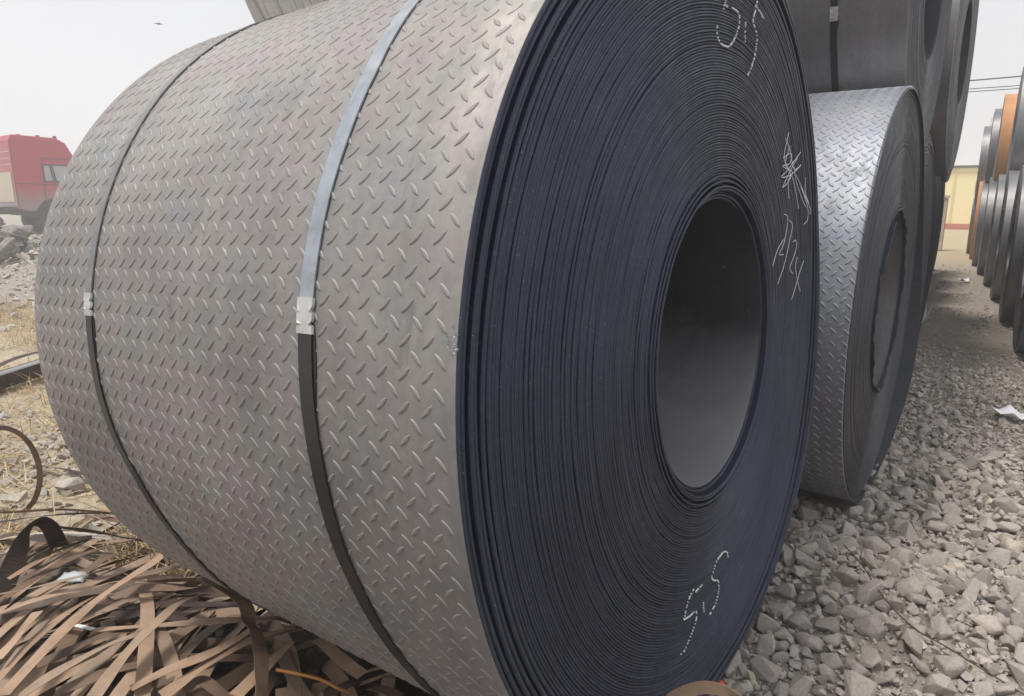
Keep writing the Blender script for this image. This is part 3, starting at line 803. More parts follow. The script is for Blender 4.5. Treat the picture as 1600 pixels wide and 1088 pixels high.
for pv, pf in PROT:
    me = bpy.data.meshes.new('stone'); me.from_pydata(pv.tolist(), [], pf.tolist()); me.materials.append(M_STONE); me.update(); meshes.append(me)
for i in top:
    o = link('stone', meshes[i % len(meshes)], ground)
    o.location = (x[i], y[i], z[i]); o.scale = (s[i],) * 3
    o.rotation_euler = (random.gauss(0, 0.45), random.gauss(0, 0.45), random.uniform(0, 6.28))
    o['stone_tone'] = min(1.0, max(0.02, random.gauss(0.5, 0.2)))
rest = np.array([i for i in range(len(x)) if i not in top])
big_ = rest[s[rest] > 0.05]; sml_ = rest[s[rest] <= 0.05]
joined_stones('gravel', np.stack([x, y, z], -1)[big_], s[big_], PROT, M_STONE, ground, 6)
joined_stones('small_gravel', np.stack([x, y, z], -1)[sml_], s[sml_], SMALL, M_STONE, ground, 13)
# small chips between and beyond
x, y, r = scatter(44000, -0.95, 1.7, 1.25, 7.5, 8)
keep = r.random(len(x)) < 1 - 0.55 * sm(3.8, 6.5, y); x, y = x[keep], y[keep]
s = np.clip(np.exp(r.normal(math.log(0.016), 0.5, len(x))), 0.005, 0.045)
joined_stones('gravel_chips', np.stack([x, y, ground_h(x, y) + s * 0.25], -1), s, SMALL, M_STONE, ground, 9)
x, y, r = scatter(2600, -0.6, 1.5, 6, 17, 10)
s = np.clip(np.exp(r.normal(math.log(0.028), 0.45, len(x))), 0.01, 0.09)
joined_stones('gravel_far', np.stack([x, y, ground_h(x, y) + s * 0.05], -1), s, SMALL, M_STONE, ground, 12)
# pale rubble on the left
r = np.random.default_rng(21)
n = 1500
x = np.concatenate([r.uniform(-5.6, -2.3, n), r.normal(-4.0, 0.5, 500)]); y = np.concatenate([r.uniform(0.6, 3.0, n), r.normal(1.65, 0.3, 500)])
s = np.clip(np.exp(r.normal(math.log(0.028), 0.6, len(x))), 0.01, 0.16)
joined_stones('rubble_stones', np.stack([x, y, ground_h(x, y) + s * 0.12], -1), s, SMALL, M_RUBBLE, ground, 22)
n = 5000
x = r.uniform(-24, -8, n); y = r.uniform(1.5, 13, n); s = np.clip(np.exp(r.normal(math.log(0.07), 0.5, n)), 0.03, 0.3)
joined_stones('rubble_far', np.stack([x, y, ground_h(x, y) + s * 0.1], -1), s, SMALL, M_RUBBLE, ground, 23)

# dry grass
def grass(name, n, xr, yr, hgt, seed, flat):
    r = np.random.default_rng(seed)
    x = r.uniform(*xr, n); y = r.uniform(*yr, n)
    k = vnoise(x, y, 2.2, 77) + 0.5 > r.uniform(0.15, 0.6, n); x, y = x[k], y[k]; n = len(x)
    z = ground_h(x, y); az = r.uniform(0, 2 * PI, n); L = hgt * np.exp(r.normal(0, 0.4, n)); el = np.abs(r.normal(0, flat, n))
    w = r.uniform(0.0012, 0.003, n); dx, dy = np.cos(az), np.sin(az)
    V = np.zeros((n, 6, 3))
    for q, (u, wd, dr) in enumerate(((0, 1, 0), (0.55, 0.8, 0.06), (1.0, 0.25, 0.32))):
        hx = L * u * np.cos(el); hz = np.maximum(L * u * np.sin(el) - dr * L * 0.5, 0.0) + 0.004 + 0.012 * u * r.random(n)
        cx, cy = x + dx * hx, y + dy * hx
        V[:, q * 2] = np.stack([cx - dy * w * wd, cy + dx * w * wd, z + hz], -1)
        V[:, q * 2 + 1] = np.stack([cx + dy * w * wd, cy - dx * w * wd, z + hz + w * 0.5], -1)
    F = np.array([(0, 1, 3, 2), (2, 3, 5, 4)])
    F = (F[None] + (np.arange(n) * 6)[:, None, None]).reshape(-1, 4)
    o = np_mesh(name, V.reshape(-1, 3), F, M_GRASS, None)
    at = o.data.attributes.new('tone', 'FLOAT', 'POINT'); at.data.foreach_set('value', np.repeat(r.random(n), 6).astype(np.float32))
    return tag(o, 'dry straw coloured grass lying on the stony ground left of the big coil', kind='stuff')
M_GRASS = mat('dry_grass', (0.45, 0.33, 0.18), 0.8, 0, 0.2); t = NT(M_GRASS)
t.base(t.ramp(t.node('ShaderNodeAttribute', attribute_name='tone').outputs['Fac'], [(0, (0.20, 0.12, 0.06)), (0.4, (0.42, 0.30, 0.16)), (0.8, (0.52, 0.40, 0.23)), (1, (0.6, 0.5, 0.34))]))
grass('dry_grass', 9000, (-4.6, -2.0), (0.9, 2.6), 0.13, 31, 0.35)
grass('dry_grass', 7000, (-3.0, -2.15), (1.15, 1.75), 0.16, 33, 0.5)
grass('dry_grass', 26000, (-11, -4.4), (1.5, 5.2), 0.11, 32, 0.6)

# ------------------------------------------------------------------ the heap of used straps
def coil_under(x, y):
    """height of the underside of the big coil above a point, or a large number beyond it"""
    p = cw.inverted() @ Vector((x, y, 0.15))
    if p.x < -WD - 0.02 or p.x > 0.02 or abs(p.y) > R: return 9
    return (cw @ Vector((p.x, p.y, -math.sqrt(R * R - p.y * p.y)))).z
def clampz(pts):
    return [(p[0], p[1], max(min(p[2], coil_under(p[0], p[1]) - 0.03), -0.085)) for p in pts]
HEAP = 'discarded straps in the heap'
def strap(pts, tone, label=None, w=0.036, roll0=0.0, roll1=0.0, n=6, clamp=True, name='steel_strap', group=HEAP, up=(0, 0, 1), cat='steel strap'):
    P = spline(pts, n)
    if clamp: P = clampz(P)
    mb = MB(); k = len(P)
    ph = random.uniform(0, 6.28)
    ribbon(mb, P, w, 0.0012, up, [roll0 + (roll1 - roll0) * i / (k - 1) + 0.12 * math.sin(ph + i * 0.35) for i in range(k)])
    o = mb.build(name, M_RUST[tone], smooth=False)
    return tag(o, label or describe(P, tone), cat, group)
def describe(P, tone):
    """says which strap of the heap: length, colour, lean, and where it lies"""
    def px(p):
        v = Vector(p) - Vector((0, 0, CAM_H)); f = v.dot(_d); return 800 + 1076 * v.dot(_r) / f, 544 - 1076 * v.dot(_u) / f
    q = sorted(px(p) for p in P); (x0, y0), (x1, y1) = q[0], q[-1]
    inside = [p for p in q if -5 < p[0] < 1605 and p[1] < 1092] or q
    mx, my = sum(p[0] for p in inside) / len(inside), sum(p[1] for p in inside) / len(inside)
    L = sum(math.dist(a, b) for a, b in zip(P[:-1], P[1:])); a = math.degrees(math.atan2(y0 - y1, max(x1 - x0, 1)))
    ln = 'short' if L < 0.55 else ('long' if L > 0.95 else 'medium')
    col = ('tan', 'brown', 'dark')[tone]
    lean = 'falling to the right' if a < -12 else 'lying level' if a < 6 else 'rising gently' if a < 22 else 'rising' if a < 40 else 'rising steeply'
    ch = (Vector(P[-1]) - Vector(P[0])).normalized(); dev = max(((Vector(p) - Vector(P[0])) - ch * ch.dot(Vector(p) - Vector(P[0]))).length for p in P) / max(L, 0.01)
    bow = 'straight ' if dev < 0.05 else 'bowed ' if dev > 0.11 else ''
    wx = 'at the left edge' if mx < 70 else 'left of the bag' if mx < 120 else 'below the bag' if mx < 190 else 'left of bent strap' if mx < 300 else 'by bent strap' if mx < 410 else 'right of bent strap' if mx < 500 else 'under the coil belly'
    wy = 'at the heap back' if my < 900 else 'mid heap' if my < 980 else 'at the heap front' if my < 1050 else 'at the bottom edge'
    return f'{ln} {bow}{col} strap {lean}, {wx}, {wy}'
HERO = [(0,[[-1.734,0.54,0.17],[-1.823,0.662,0.17],[-1.871,0.749,0.18],[-1.912,0.846,0.19],[-1.926,0.929,0.2],[-1.955,1.033,0.2],[-2.012,1.13,0.19]]),(0,[[-2.43,0.828,0.1],[-2.422,0.904,0.12],[-2.385,0.971,0.14],[-2.33,1.049,0.15],[-2.272,1.114,0.15],[-2.243,1.195,0.13],[-2.215,1.266,0.1]]),(0,[[-2.357,0.765,0.1],[-2.253,0.82,0.13],[-2.197,0.882,0.14],[-2.166,0.951,0.14],[-2.164,1.016,0.13]]),(0,[[-2.203,0.707,0.12],[-2.137,0.772,0.15],[-2.083,0.831,0.16],[-2.039,0.884,0.16],[-2.035,0.958,0.15],[-1.986,1.055,0.12],[-1.93,1.183,0.08]]),(0,[[-1.511,0.636,0.2],[-1.554,0.706,0.21],[-1.588,0.775,0.22],[-1.63,0.864,0.22],[-1.658,0.939,0.22],[-1.666,1.036,0.2]]),(0,[[-1.711,0.567,0.16],[-1.714,0.636,0.17],[-1.718,0.718,0.17],[-1.726,0.793,0.16],[-1.731,0.869,0.14]]),(0,[[-1.519,0.719,0.16],[-1.494,0.797,0.17],[-1.466,0.877,0.17],[-1.468,0.96,0.16],[-1.494,1.046,0.14]]),(0,[[-1.909,0.596,0.16],[-1.94,0.651,0.17],[-1.969,0.693,0.18],[-1.992,0.732,0.19]]),(0,[[-1.89,0.819,0.12],[-1.801,0.874,0.13],[-1.699,0.938,0.14],[-1.616,1.007,0.14],[-1.543,1.08,0.13],[-1.486,1.159,0.11]]),(0,[[-1.458,0.756,0.14],[-1.452,0.81,0.15],[-1.447,0.869,0.16],[-1.444,0.955,0.16],[-1.434,1.029,0.15],[-1.423,1.108,0.13]]),(0,[[-1.87,0.576,0.13],[-1.889,0.621,0.14],[-1.924,0.68,0.15],[-1.981,0.782,0.15],[-2.025,0.88,0.14]]),(1,[[-1.864,0.664,0.12],[-1.838,0.727,0.13],[-1.831,0.802,0.13],[-1.798,0.872,0.12]]),(2,[[-2.857,1.107,0.05],[-2.686,1.139,0.07],[-2.555,1.183,0.07],[-2.437,1.224,0.06],[-2.357,1.292,0.04]]),(2,[[-3.035,1.026,0.05],[-2.897,1.127,0.07],[-2.766,1.217,0.08],[-2.639,1.346,0.06]]),(2,[[-2.791,1.042,0.05],[-2.646,1.083,0.06],[-2.596,1.165,0.05]]),(1,[[-2.818,1.284,0.03],[-2.647,1.277,0.06],[-2.555,1.338,0.05]]),(1,[[-2.075,1.034,0.12],[-2.01,1.098,0.13],[-2.007,1.18,0.12],[-2.053,1.275,0.08]]),(2,[[-1.978,0.946,0.1],[-1.839,0.966,0.11],[-1.746,0.995,0.1]]),(1,[[-1.714,0.638,0.12],[-1.682,0.695,0.13],[-1.665,0.746,0.13],[-1.636,0.812,0.12],[-1.565,0.88,0.12],[-1.504,0.956,0.1],[-1.431,0.997,0.1]]),(2,[[-2.002,0.857,0.1],[-1.9,0.916,0.11],[-1.858,1.003,0.11],[-1.77,1.077,0.1],[-1.722,1.18,0.06]]),(1,[[-1.974,0.924,0.14],[-1.928,0.986,0.15],[-1.856,1.069,0.13],[-1.864,1.182,0.08]]),(0,[[-1.277,0.827,0.17],[-1.292,0.889,0.17],[-1.31,0.958,0.17],[-1.346,1.044,0.15]]),(1,[[-2.265,0.983,0.1],[-2.261,1.036,0.12],[-2.292,1.085,0.11]]),(1,[[-1.456,0.81,0.12],[-1.443,0.846,0.13],[-1.377,0.845,0.13],[-1.343,0.848,0.12]]),(0,[[-1.342,1.131,0.12],[-1.262,1.102,0.13],[-1.184,1.083,0.13],[-1.127,1.082,0.12]]),(2,[[-1.169,0.994,0.1],[-1.145,1.043,0.11],[-1.132,1.105,0.1],[-1.124,1.17,0.08]]),(0,[[-1.465,1.027,0.13],[-1.437,1.1,0.12],[-1.436,1.193,0.08]]),(0,[[-1.469,0.922,0.15],[-1.444,0.963,0.15],[-1.442,1.039,0.14]]),(1,[[-1.115,1.099,0.08],[-1.066,1.1,0.09],[-1.027,1.109,0.08]])]
HLAB = {0: 'long tan strap climbing from the bottom left corner to the heap back',
        1: 'longest arched tan strap along the back of the heap, pointing at the coil',
        2: 'tan strap just in front of the pale glassy bag, running to the left edge',
        3: 'long thin looking tan strap running level from the left edge to under the coil',
        4: 'widest pale tan strap rising steeply through the middle of the heap to the bent one',
        7: 'short tan strap with a square cut end near the left edge of the heap',
        8: 'level tan strap behind the wide pale one, running right to the bent strap',
        12: 'dark brown strap lying level behind the bag, nearest to it on the heap back',
        13: 'dark thin strap along the rear edge of the heap, touching the straw',
        24: 'tan strap slanting down to the right under the coil belly'}
ROLL = {1: (0.2, 0.5), 4: (0.1, 0.35), 12: (0.7, 0.9), 13: (0.3, 0.6), 3: (0.1, 0.7), 2: (0.2, 0.5)}
for i, (tone, pts) in enumerate(HERO):
    r0, r1 = ROLL.get(i, (random.uniform(-0.2, 0.3), random.uniform(-0.1, 0.4)))
    strap(pts, tone, HLAB.get(i), roll0=r0, roll1=r1)
# the rest of the heap, layer on layer
def heap_h(x, y):
    return -0.085 + 0.235 * math.exp(-(((x + 1.7) / 0.95) ** 2 + ((y - 0.80) / 0.42) ** 2)) + 0.04 * math.exp(-(((x + 2.6) / 0.5) ** 2 + ((y - 1.1) / 0.25) ** 2))
hr = random.Random(12)
BURIED, BURIED2 = {107, 1, 2, 5, 9, 20, 23, 31, 36, 38, 46, 48, 49, 50, 52, 58, 60, 63, 74, 75, 76, 77, 80, 81, 84, 85, 87, 95, 104, 106, 109, 112, 115}, {0, 3, 4, 5, 6, 10, 12, 15, 17, 19, 21, 22, 23, 27, 28, 31, 33}                                   # wholly covered by others: left out
for k in range(120):
    u = hr.gauss(0, 0.55); cx = -1.72 + u * 1.0; cy = 0.78 + hr.gauss(0, 0.22) + 0.12 * max(0, cx + 1.7)
    L = hr.uniform(0.75, 1.9); a = hr.gauss(math.radians(118), math.radians(30))
    if hr.random() < 0.25: a = hr.uniform(0, PI)
    lay = hr.random(); bend = hr.gauss(0, 0.085) * L; arch = hr.uniform(-0.02, 0.05)
    dx, dy = math.cos(a), math.sin(a); pts = []
    for q in range(6):
        tq = q / 5 - 0.5; off = bend * (1 - 4 * tq * tq)
        px, py = cx + dx * L * tq - dy * off, cy + dy * L * tq + dx * off
        top_ = heap_h(px, py); zz = -0.08 + (top_ + 0.08) * (0.15 + 0.8 * lay) + arch * (1 - 4 * tq * tq) + hr.gauss(0, 0.006)
        pts.append((px, py, zz))
    if pts[-1][1] < pts[0][1]: pts.reverse()
    while len(pts) > 3 and coil_under(*pts[-1][:2]) < 0.06: pts.pop()
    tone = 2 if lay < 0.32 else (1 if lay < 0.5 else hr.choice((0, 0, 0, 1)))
    random.seed(1000 + k)
    ra_, rb_ = hr.gauss(0, 0.22), hr.gauss(0, 0.3)
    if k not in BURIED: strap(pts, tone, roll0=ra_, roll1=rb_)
for k in range(34):                                             # tangle added under the coil, much of it dark to paint in the shade
    cx = hr.uniform(-1.5, -0.75); cy = hr.uniform(0.98, 1.22) + 0.12 * (cx + 1.1); L = hr.uniform(0.3, 0.7); a = hr.gauss(math.radians(75), math.radians(35))
    dx, dy = math.cos(a), math.sin(a)
    pts = [(cx + dx * L * q, cy + dy * L * q, hr.uniform(-0.05, 0.05)) for q in (-0.5, -0.15, 0.2, 0.5)]
    random.seed(3000 + k); tn_, ra_, rb_ = hr.choice((2, 2, 1, 0)), hr.gauss(0, 0.3), hr.gauss(0, 0.3)
    if k not in BURIED2: strap(pts, tn_, roll0=ra_, roll1=rb_)
# straps with a shape of their own
strap([(-1.755, 1.07, .2), (-1.598, 1.031, .235), (-1.47, 1.0, .252), (-1.43, 0.985, .245), (-1.40, 0.965, .235), (-1.346, .945, .24), (-1.233, .873, .262), (-1.153, .811, .275), (-1.10, .77, .27), (-1.03, .70, .25)],
      1, 'sharply bent brown strap standing out of the heap, dropping to the bottom edge', roll0=0.1, roll1=1.0, clamp=False, w=0.038)
strap([(-2.43, .745, -.06), (-2.45, .805, .04), (-2.47, .865, .13), (-2.51, .925, .185), (-2.57, .985, .19), (-2.62, 1.04, .14), (-2.66, 1.08, .03)],
      2, 'broad dark strap curled over into a hoop at the left edge of the heap', clamp=False, w=0.06, up=(-0.93, 0.33, 0.3), n=8, roll0=0.5, roll1=-0.4)
strap([(-2.52, .74, -.06), (-2.57, .79, .04), (-2.64, .83, .10), (-2.74, .87, .12), (-2.86, .92, .08), (-2.95, .96, .0)],
      2, 'dark strap bent over beside the broad hoop at the left edge', clamp=False, w=0.04, up=(-0.93, 0.33, 0.3), n=8)
# upright loop further back, by the rubble
lp = []
for k in range(15):
    a = math.radians(-70 + 300 * k / 14)
    lp.append((-3.33 + 0.12 * math.cos(a) * 0.53 - 0.03 * k / 14, 1.19 + 0.12 * math.cos(a) * 0.85 + 0.02 * k / 14, 0.13 + 0.20 * math.sin(a)))
strap(lp, 1, 'thin brown strap standing in a tall open loop at the left edge above the rubble', clamp=False, w=0.022, up=(-0.85, 0.53, 0.1), n=4, group='loose straps beside the heap')
strap([(-3.6, 1.05, -.07), (-3.3, 1.16, -.03), (-3.0, 1.28, .01), (-2.6, 1.40, .02), (-2.35, 1.5, -.03)], 1, 'thin strap snaking over the straw between the loop and the coil', clamp=True, w=0.02, roll0=0.8, roll1=1.2, group='loose straps beside the heap')
strap([(-3.9, 1.5, -.06), (-3.6, 1.52, -.02), (-3.35, 1.6, -.05)], 2, 'short dark strap on the pale rubble behind the open loop', clamp=False, roll0=0.4, roll1=0.2, group='loose straps beside the heap')
strap([(-2.52, 1.36, 0.0), (-2.47, 1.40, .07), (-2.41, 1.42, .09), (-2.37, 1.44, .05), (-2.36, 1.45, -.02)], 1, 'short brown strap curled upright against the underside of the coil', clamp=False, w=0.03, up=(0.3, -1, 0.2), group='loose straps beside the heap')
mb = MB(); ribbon(mb, spline([(-3.15, 1.02, -.06), (-2.9, 1.17, -.02), (-2.6, 1.32, -.04)], 6), 0.05, 0.004, roll=[0.3] * 13)
tag(mb.build('plastic_strip', mat('dirty_white_plastic', (0.55, 0.5, 0.45), 0.5)), 'dirty white strip lying between the straw and the strap heap', 'strip')
def wire(name, pts, r, m, label, cat):
    mb = MB(); mb.tube(spline(pts, 8), r, 6); return tag(mb.build(name, m, smooth=True), label, cat)
M_WIRE = mat('rusty_wire', (0.09, 0.06, 0.05), 0.6, 0.4)
M_ORANGE = mat('orange_rust_wire', (0.42, 0.19, 0.05), 0.6, 0.1)
wire('wire', [(-2.515, 1.33, .05), (-2.29, 1.22, .17), (-2.13, 1.15, .22), (-2.03, 1.10, .225), (-1.80, 1.0, .26)], 0.004, M_WIRE, 'thin dark wire drooping from the straw onto the strap heap', 'wire')
wire('wire', [(-1.232, .909, .205), (-1.184, .936, .195), (-1.147, .967, .175), (-1.117, .994, .145), (-1.11, 1.02, .12)], 0.004, M_ORANGE, 'orange wire lying on the straps near the coil belly', 'wire')
wire('wire', [(-0.20, 2.55, .075), (-0.13, 2.46, .06), (-0.08, 2.37, .045), (-0.02, 2.28, .03), (0.05, 2.21, .02), (0.12, 2.17, .02), (0.20, 2.13, .01), (0.33, 2.06, 0.0)], 0.0022, M_WIRE, 'thin brown wire lying curved across the gravel stones', 'wire')
# clear plastic scrap and white scraps among the straps
M_BAG = mat('clear_plastic', (0.42, 0.45, 0.46), 0.45, 0, 0.4)
def crumple(name, c, sx, sy, h, m, label, cat, seed, n=9):
    r = np.random.default_rng(seed); mb = MB(); V = []
    for i in range(n):
        for j in range(n):
            u, w = i / (n - 1) - 0.5, j / (n - 1) - 0.5
            V.append((u * sx * (1 + r.normal(0, .03)), w * sy * (1 + r.normal(0, .03)), h * (1 - 4 * u * u) * (1 - 4 * w * w) + r.normal(0, h * 0.16)))
    F = [(i * n + j, (i + 1) * n + j, (i + 1) * n + j + 1, i * n + j + 1) for i in range(n - 1) for j in range(n - 1)]
    mb.add(V, F); o = mb.build(name, m, smooth=True); o.location = c; o.rotation_euler = (0, 0, 0.6)
    sol = o.modifiers.new('thickness', 'SOLIDIFY'); sol.thickness = 0.001
    return tag(o, label, cat)
crumple('plastic_bag', (-2.29, .955, .085), 0.09, 0.055, 0.016, M_BAG, 'crumpled clear plastic bag lying between the straps', 'plastic bag', 3)
M_PAPER = mat('white_paper', (0.78, 0.78, 0.80), 0.8)
mb = MB(); ribbon(mb, spline([(-1.96, .76, .135), (-1.92, .79, .14), (-1.87, .81, .135)], 4), 0.02, 0.0006, roll=[0.3] * 9)
tag(mb.build('paper_scrap', M_PAPER), 'narrow white paper scrap folded among the tan straps', 'paper')
def sheet(name, c, w, l, rz, label, curl=0.02):
    mb = MB(); n = 6; V = []
    for i in range(n + 1):
        for j in range(n + 1):
            u, v = i / n - .5, j / n - .5
            V.append((u * w, v * l, curl * (abs(u) * 1.2 + abs(v)) ** 2 * 2 + 0.004 * math.sin(7 * u + 3 * v)))
    mb.add(V, [(i * (n + 1) + j, (i + 1) * (n + 1) + j, (i + 1) * (n + 1) + j + 1, i * (n + 1) + j + 1) for i in range(n) for j in range(n)])
    o = mb.build(name, M_PAPER, smooth=True); o.location = c; o.rotation_euler = (0.05, 0.03, rz)
    so = o.modifiers.new('thickness', 'SOLIDIFY'); so.thickness = 0.0008
    return tag(o, label, 'paper')
sheet('paper_sheet', (0.44, 5.15, -0.045), 0.15, 0.17, 0.75, 'nearest white paper sheet, lying on the gravel at the right edge')
sheet('paper_sheet', (-0.20, 8.35, -0.045), 0.16, 0.26, 0.3, 'small white paper at the foot of the left coil row', 0.12)
sheet('paper_sheet', (-0.28, 14.4, -0.06), 0.35, 0.16, 0.0, 'farthest white paper strip lying across the aisle by the left row')
sheet('paper_sheet', (0.27, 13.5, -0.06), 0.16, 0.14, 0.4, 'tiny white paper in the middle of the far aisle')

# strap hoop at the bottom edge, in front of the coil end
hoop = [(-0.405, 1.15, -0.082), (-0.405, 1.15, -0.018), (-0.394, 1.15, 0.257), (-0.363, 1.15, 0.328), (-0.332, 1.15, 0.366), (-0.298, 1.15, 0.392), (-0.259, 1.15, 0.401), (-0.227, 1.15, 0.393), (-0.196, 1.15, 0.362), (-0.18, 1.15, 0.265), (-0.173, 1.15, 0.063), (-0.173, 1.16, -0.102)]
strap(hoop, 0, 'tan strap arching out of the gravel at the bottom edge before the coil end', clamp=False, w=0.026, n=8, up=(0.3, 1.0, 0.15), group='loose straps beside the heap')
M_RED = mat('red_scrap', (0.5, 0.07, 0.05), 0.5)
crumple('plastic_scrap', (-0.385, 1.66, 0.01), 0.04, 0.03, 0.02, M_RED, 'tiny red scrap on the gravel right of the arching strap', 'scrap', 6, 6)

# dark steel channel on the left, seen before the coil hides it
t_ = thing('steel_beam', 'dark steel channel lying on the straw behind the big coil at the left edge', 'steel beam', (-5.75, 2.22, -0.05), (0, 0, math.radians(118)))
mb = MB(); mb.box((-0.75, -0.06, 0.0), (0.75, -0.052, 0.10)); mb.box((-0.75, 0.052, 0.0), (0.75, 0.06, 0.10))
mb.build('flange', M_RUST[2], t_)
mb = MB(); mb.box((-0.75, -0.0515, 0.086), (0.75, 0.0515, 0.098)); mb.build('web', mat('pale_beam_top', (0.30, 0.29, 0.30), 0.5, 0.4), t_)
strap([(-5.45, 1.75, 0.0), (-5.62, 2.0, .09), (-5.75, 2.25, .13), (-5.9, 2.55, .12)], 2, 'dark strap bowed over the steel channel at the left edge', clamp=False, w=0.05, group='loose straps beside the heap')

# ------------------------------------------------------------------ red lorry
M_CAB = mat('red_cab_paint', (0.40, 0.02, 0.045), 0.4, 0.0, 0.5); t = NT(M_CAB)
sp = t.node('ShaderNodeSeparateXYZ'); t.l.new(t.coord('Object'), sp.inputs[0])
dn = t.noise(2.2, 4, 0.6)
t.base(t.mixc(t.rng(t.math('ADD', sp.outputs[2], t.math('MULTIPLY', dn.outputs['Fac'], 0.5)), 2.05, 1.35), (0.40, 0.02, 0.045), (0.27, 0.18, 0.19)))   # road dust low on the cab
M_GLASS = mat('cab_glass', (0.35, 0.37, 0.38), 0.08, 0, 0.8)
M_RUBBER = mat('tyre_rubber', (0.03, 0.03, 0.03), 0.85)
M_DARK = mat('dark_frame_steel', (0.06, 0.055, 0.055), 0.7, 0.2)
M_CHROME = mat('grey_rim', (0.12, 0.12, 0.125), 0.6, 0.4)
M_CREAM = mat('cream_panel', (0.55, 0.47, 0.36), 0.7)
head = math.radians(67.6 + 15)
TR = thing('truck', 'dusty red lorry with a high roofed cab parked far behind the rubble', 'truck', (-29.75, 12.45, -0.10), (0, 0, head))
# local: +X forward, right side (-Y) faces the camera; z from the ground
def prism(mb, prof, y0, y1, m=0):
    n = len(prof); V = [(x, y0, z) for x, z in prof] + [(x, y1, z) for x, z in prof]
    F = [tuple(range(n)), tuple(range(2 * n - 1, n - 1, -1))] + [(i, i + n, (i + 1) % n + n, (i + 1) % n) for i in range(n)]
    mb.add(V, F, m)
mb = MB()
prism(mb, [(-0.35, 1.0), (-0.35, 3.35), (-0.25, 3.55), (1.15, 3.50), (1.45, 3.32), (1.72, 2.75), (1.85, 2.05), (1.88, 1.0), (1.75, 0.62), (1.5, 0.62), (1.42, 0.95), (1.2, 1.22), (0.85, 1.32), (0.5, 1.22), (0.28, 0.95), (0.22, 0.85), (0.0, 0.85)], -1.22, 1.22)
cab = mb.build('cab', M_CAB, TR)
bv = cab.modifiers.new('bevel', 'BEVEL'); bv.width = 0.05; bv.segments = 3; bv.limit_method = 'ANGLE'
mb = MB()
for zz in (2.95, 2.72, 2.5): mb.box((-0.362, -1.05, zz), (-0.35, 1.05, zz + 0.03))
mb.box((-0.37, -1.0, 1.2), (-0.352, 1.0, 2.25)); mb.build('rear_panel', M_CREAM, TR)
mb = MB()
prism(mb, [(0.62, 1.95), (0.62, 2.50), (1.52, 2.50), (1.68, 2.02), (1.64, 1.93)], -1.232, -1.222); wn_ = mb.build('side_window', M_GLASS, TR)
mb = MB()
for a, b in (((0.60, -1.235, 1.93), (0.60, -1.235, 2.52)), ((0.60, -1.235, 2.52), (1.54, -1.235, 2.52)), ((0.90, -1.235, 1.94), (0.82, -1.235, 2.5)), ((0.97, -1.235, 1.94), (0.89, -1.235, 2.5)), ((0.60, -1.235, 1.93), (1.67, -1.235, 1.93))): mb.tube([a, b], 0.03, 6)
mb.build('window_frame', M_DARK, wn_)
mb = MB(); prism(mb, [(1.56, 3.0), (1.60, 3.02), (1.86, 2.1), (1.82, 2.08)], -1.1, 1.1); mb.build('windscreen', M_GLASS, TR)
mb = MB(); mb.box((1.72, -1.48, 2.15), (1.85, -1.30, 2.85)); mb.tube([(1.5, -1.2, 2.8), (1.78, -1.38, 2.82)], 0.02); mb.build('mirror', M_DARK, TR)
mb = MB()
for p, q in (((-0.33, 1.05), (-0.33, 3.3)), ((0.55, 0.9), (0.60, 2.75)), ((0.60, 2.75), (1.55, 2.75)), ((-0.3, 1.85), (1.8, 1.8))): mb.tube([(p[0], -1.226, p[1]), (q[0], -1.226, q[1])], 0.012, 5)
mb.build('panel_seam', M_DARK, TR)
for xx in (0.0, 0.6, 1.15):
    mb = MB(); mb.box((xx, -1.0, 3.48), (xx + 0.1, -0.9, 3.58)); mb.build('roof_lamp', M_DARK, TR)
mb = MB(); mb.box((1.80, -1.22, 0.35), (2.02, 1.22, 0.85)); mb.build('bumper', M_CAB, TR)
mb = MB(); mb.box((-5.0, -0.45, 0.75), (1.6, -0.30, 1.0)); mb.box((-5.0, 0.30, 0.75), (1.6, 0.45, 1.0))
for xx in (-4.8, -3.3, -1.8, -0.4): mb.box((xx, -0.3, 0.78), (xx + 0.15, 0.3, 0.97))
mb.box((-0.05, -1.0, 0.7), (1.7, 1.0, 1.3)); mb.build('chassis', M_DARK, TR)
mb = MB(); mb.lathe_x([(0, 0.01), (0.0, 0.33), (1.0, 0.33), (1.0, 0.01)], 20, cx=-2.3, cy=-0.85, cz=0.75); mb.build('fuel_tank', M_CHROME, TR)
for xx, ys in ((0.85, (-1.0, 1.0)), (-3.2, (-0.95, 0.95)), (-4.5, (-0.95, 0.95))):
    for yy in ys:
        mb = MB(); prof = [(-0.16, 0.28), (-0.17, 0.46), (-0.12, 0.53), (0.12, 0.53), (0.17, 0.46), (0.16, 0.28)]
        k = 28; V = []; F = []
        for px, pr in prof:
            for j in range(k): V.append((xx + pr * math.cos(2 * PI * j / k), yy + px, 0.53 + pr * math.sin(2 * PI * j / k)))
        for i in range(5):
            for j in range(k): F.append((i * k + j, i * k + (j + 1) % k, (i + 1) * k + (j + 1) % k, (i + 1) * k + j))
        mb.add(V, F); w_ = mb.build('wheel', M_RUBBER, TR)
        mb = MB(); V = []; F = []
        for px, pr in ((-0.13, 0.02), (-0.15, 0.10), (-0.09, 0.14), (-0.10, 0.24), (-0.15, 0.28), (0.15, 0.28), (0.1, 0.2), (0.1, 0.02)):
            for j in range(k): V.append((xx + pr * math.cos(2 * PI * j / k), yy + px, 0.53 + pr * math.sin(2 * PI * j / k)))
        for i in range(7):
            for j in range(k): F.append((i * k + j, i * k + (j + 1) % k, (i + 1) * k + (j + 1) % k, (i + 1) * k + j))
        mb.add(V, F); mb.build('rim', M_CHROME, w_)
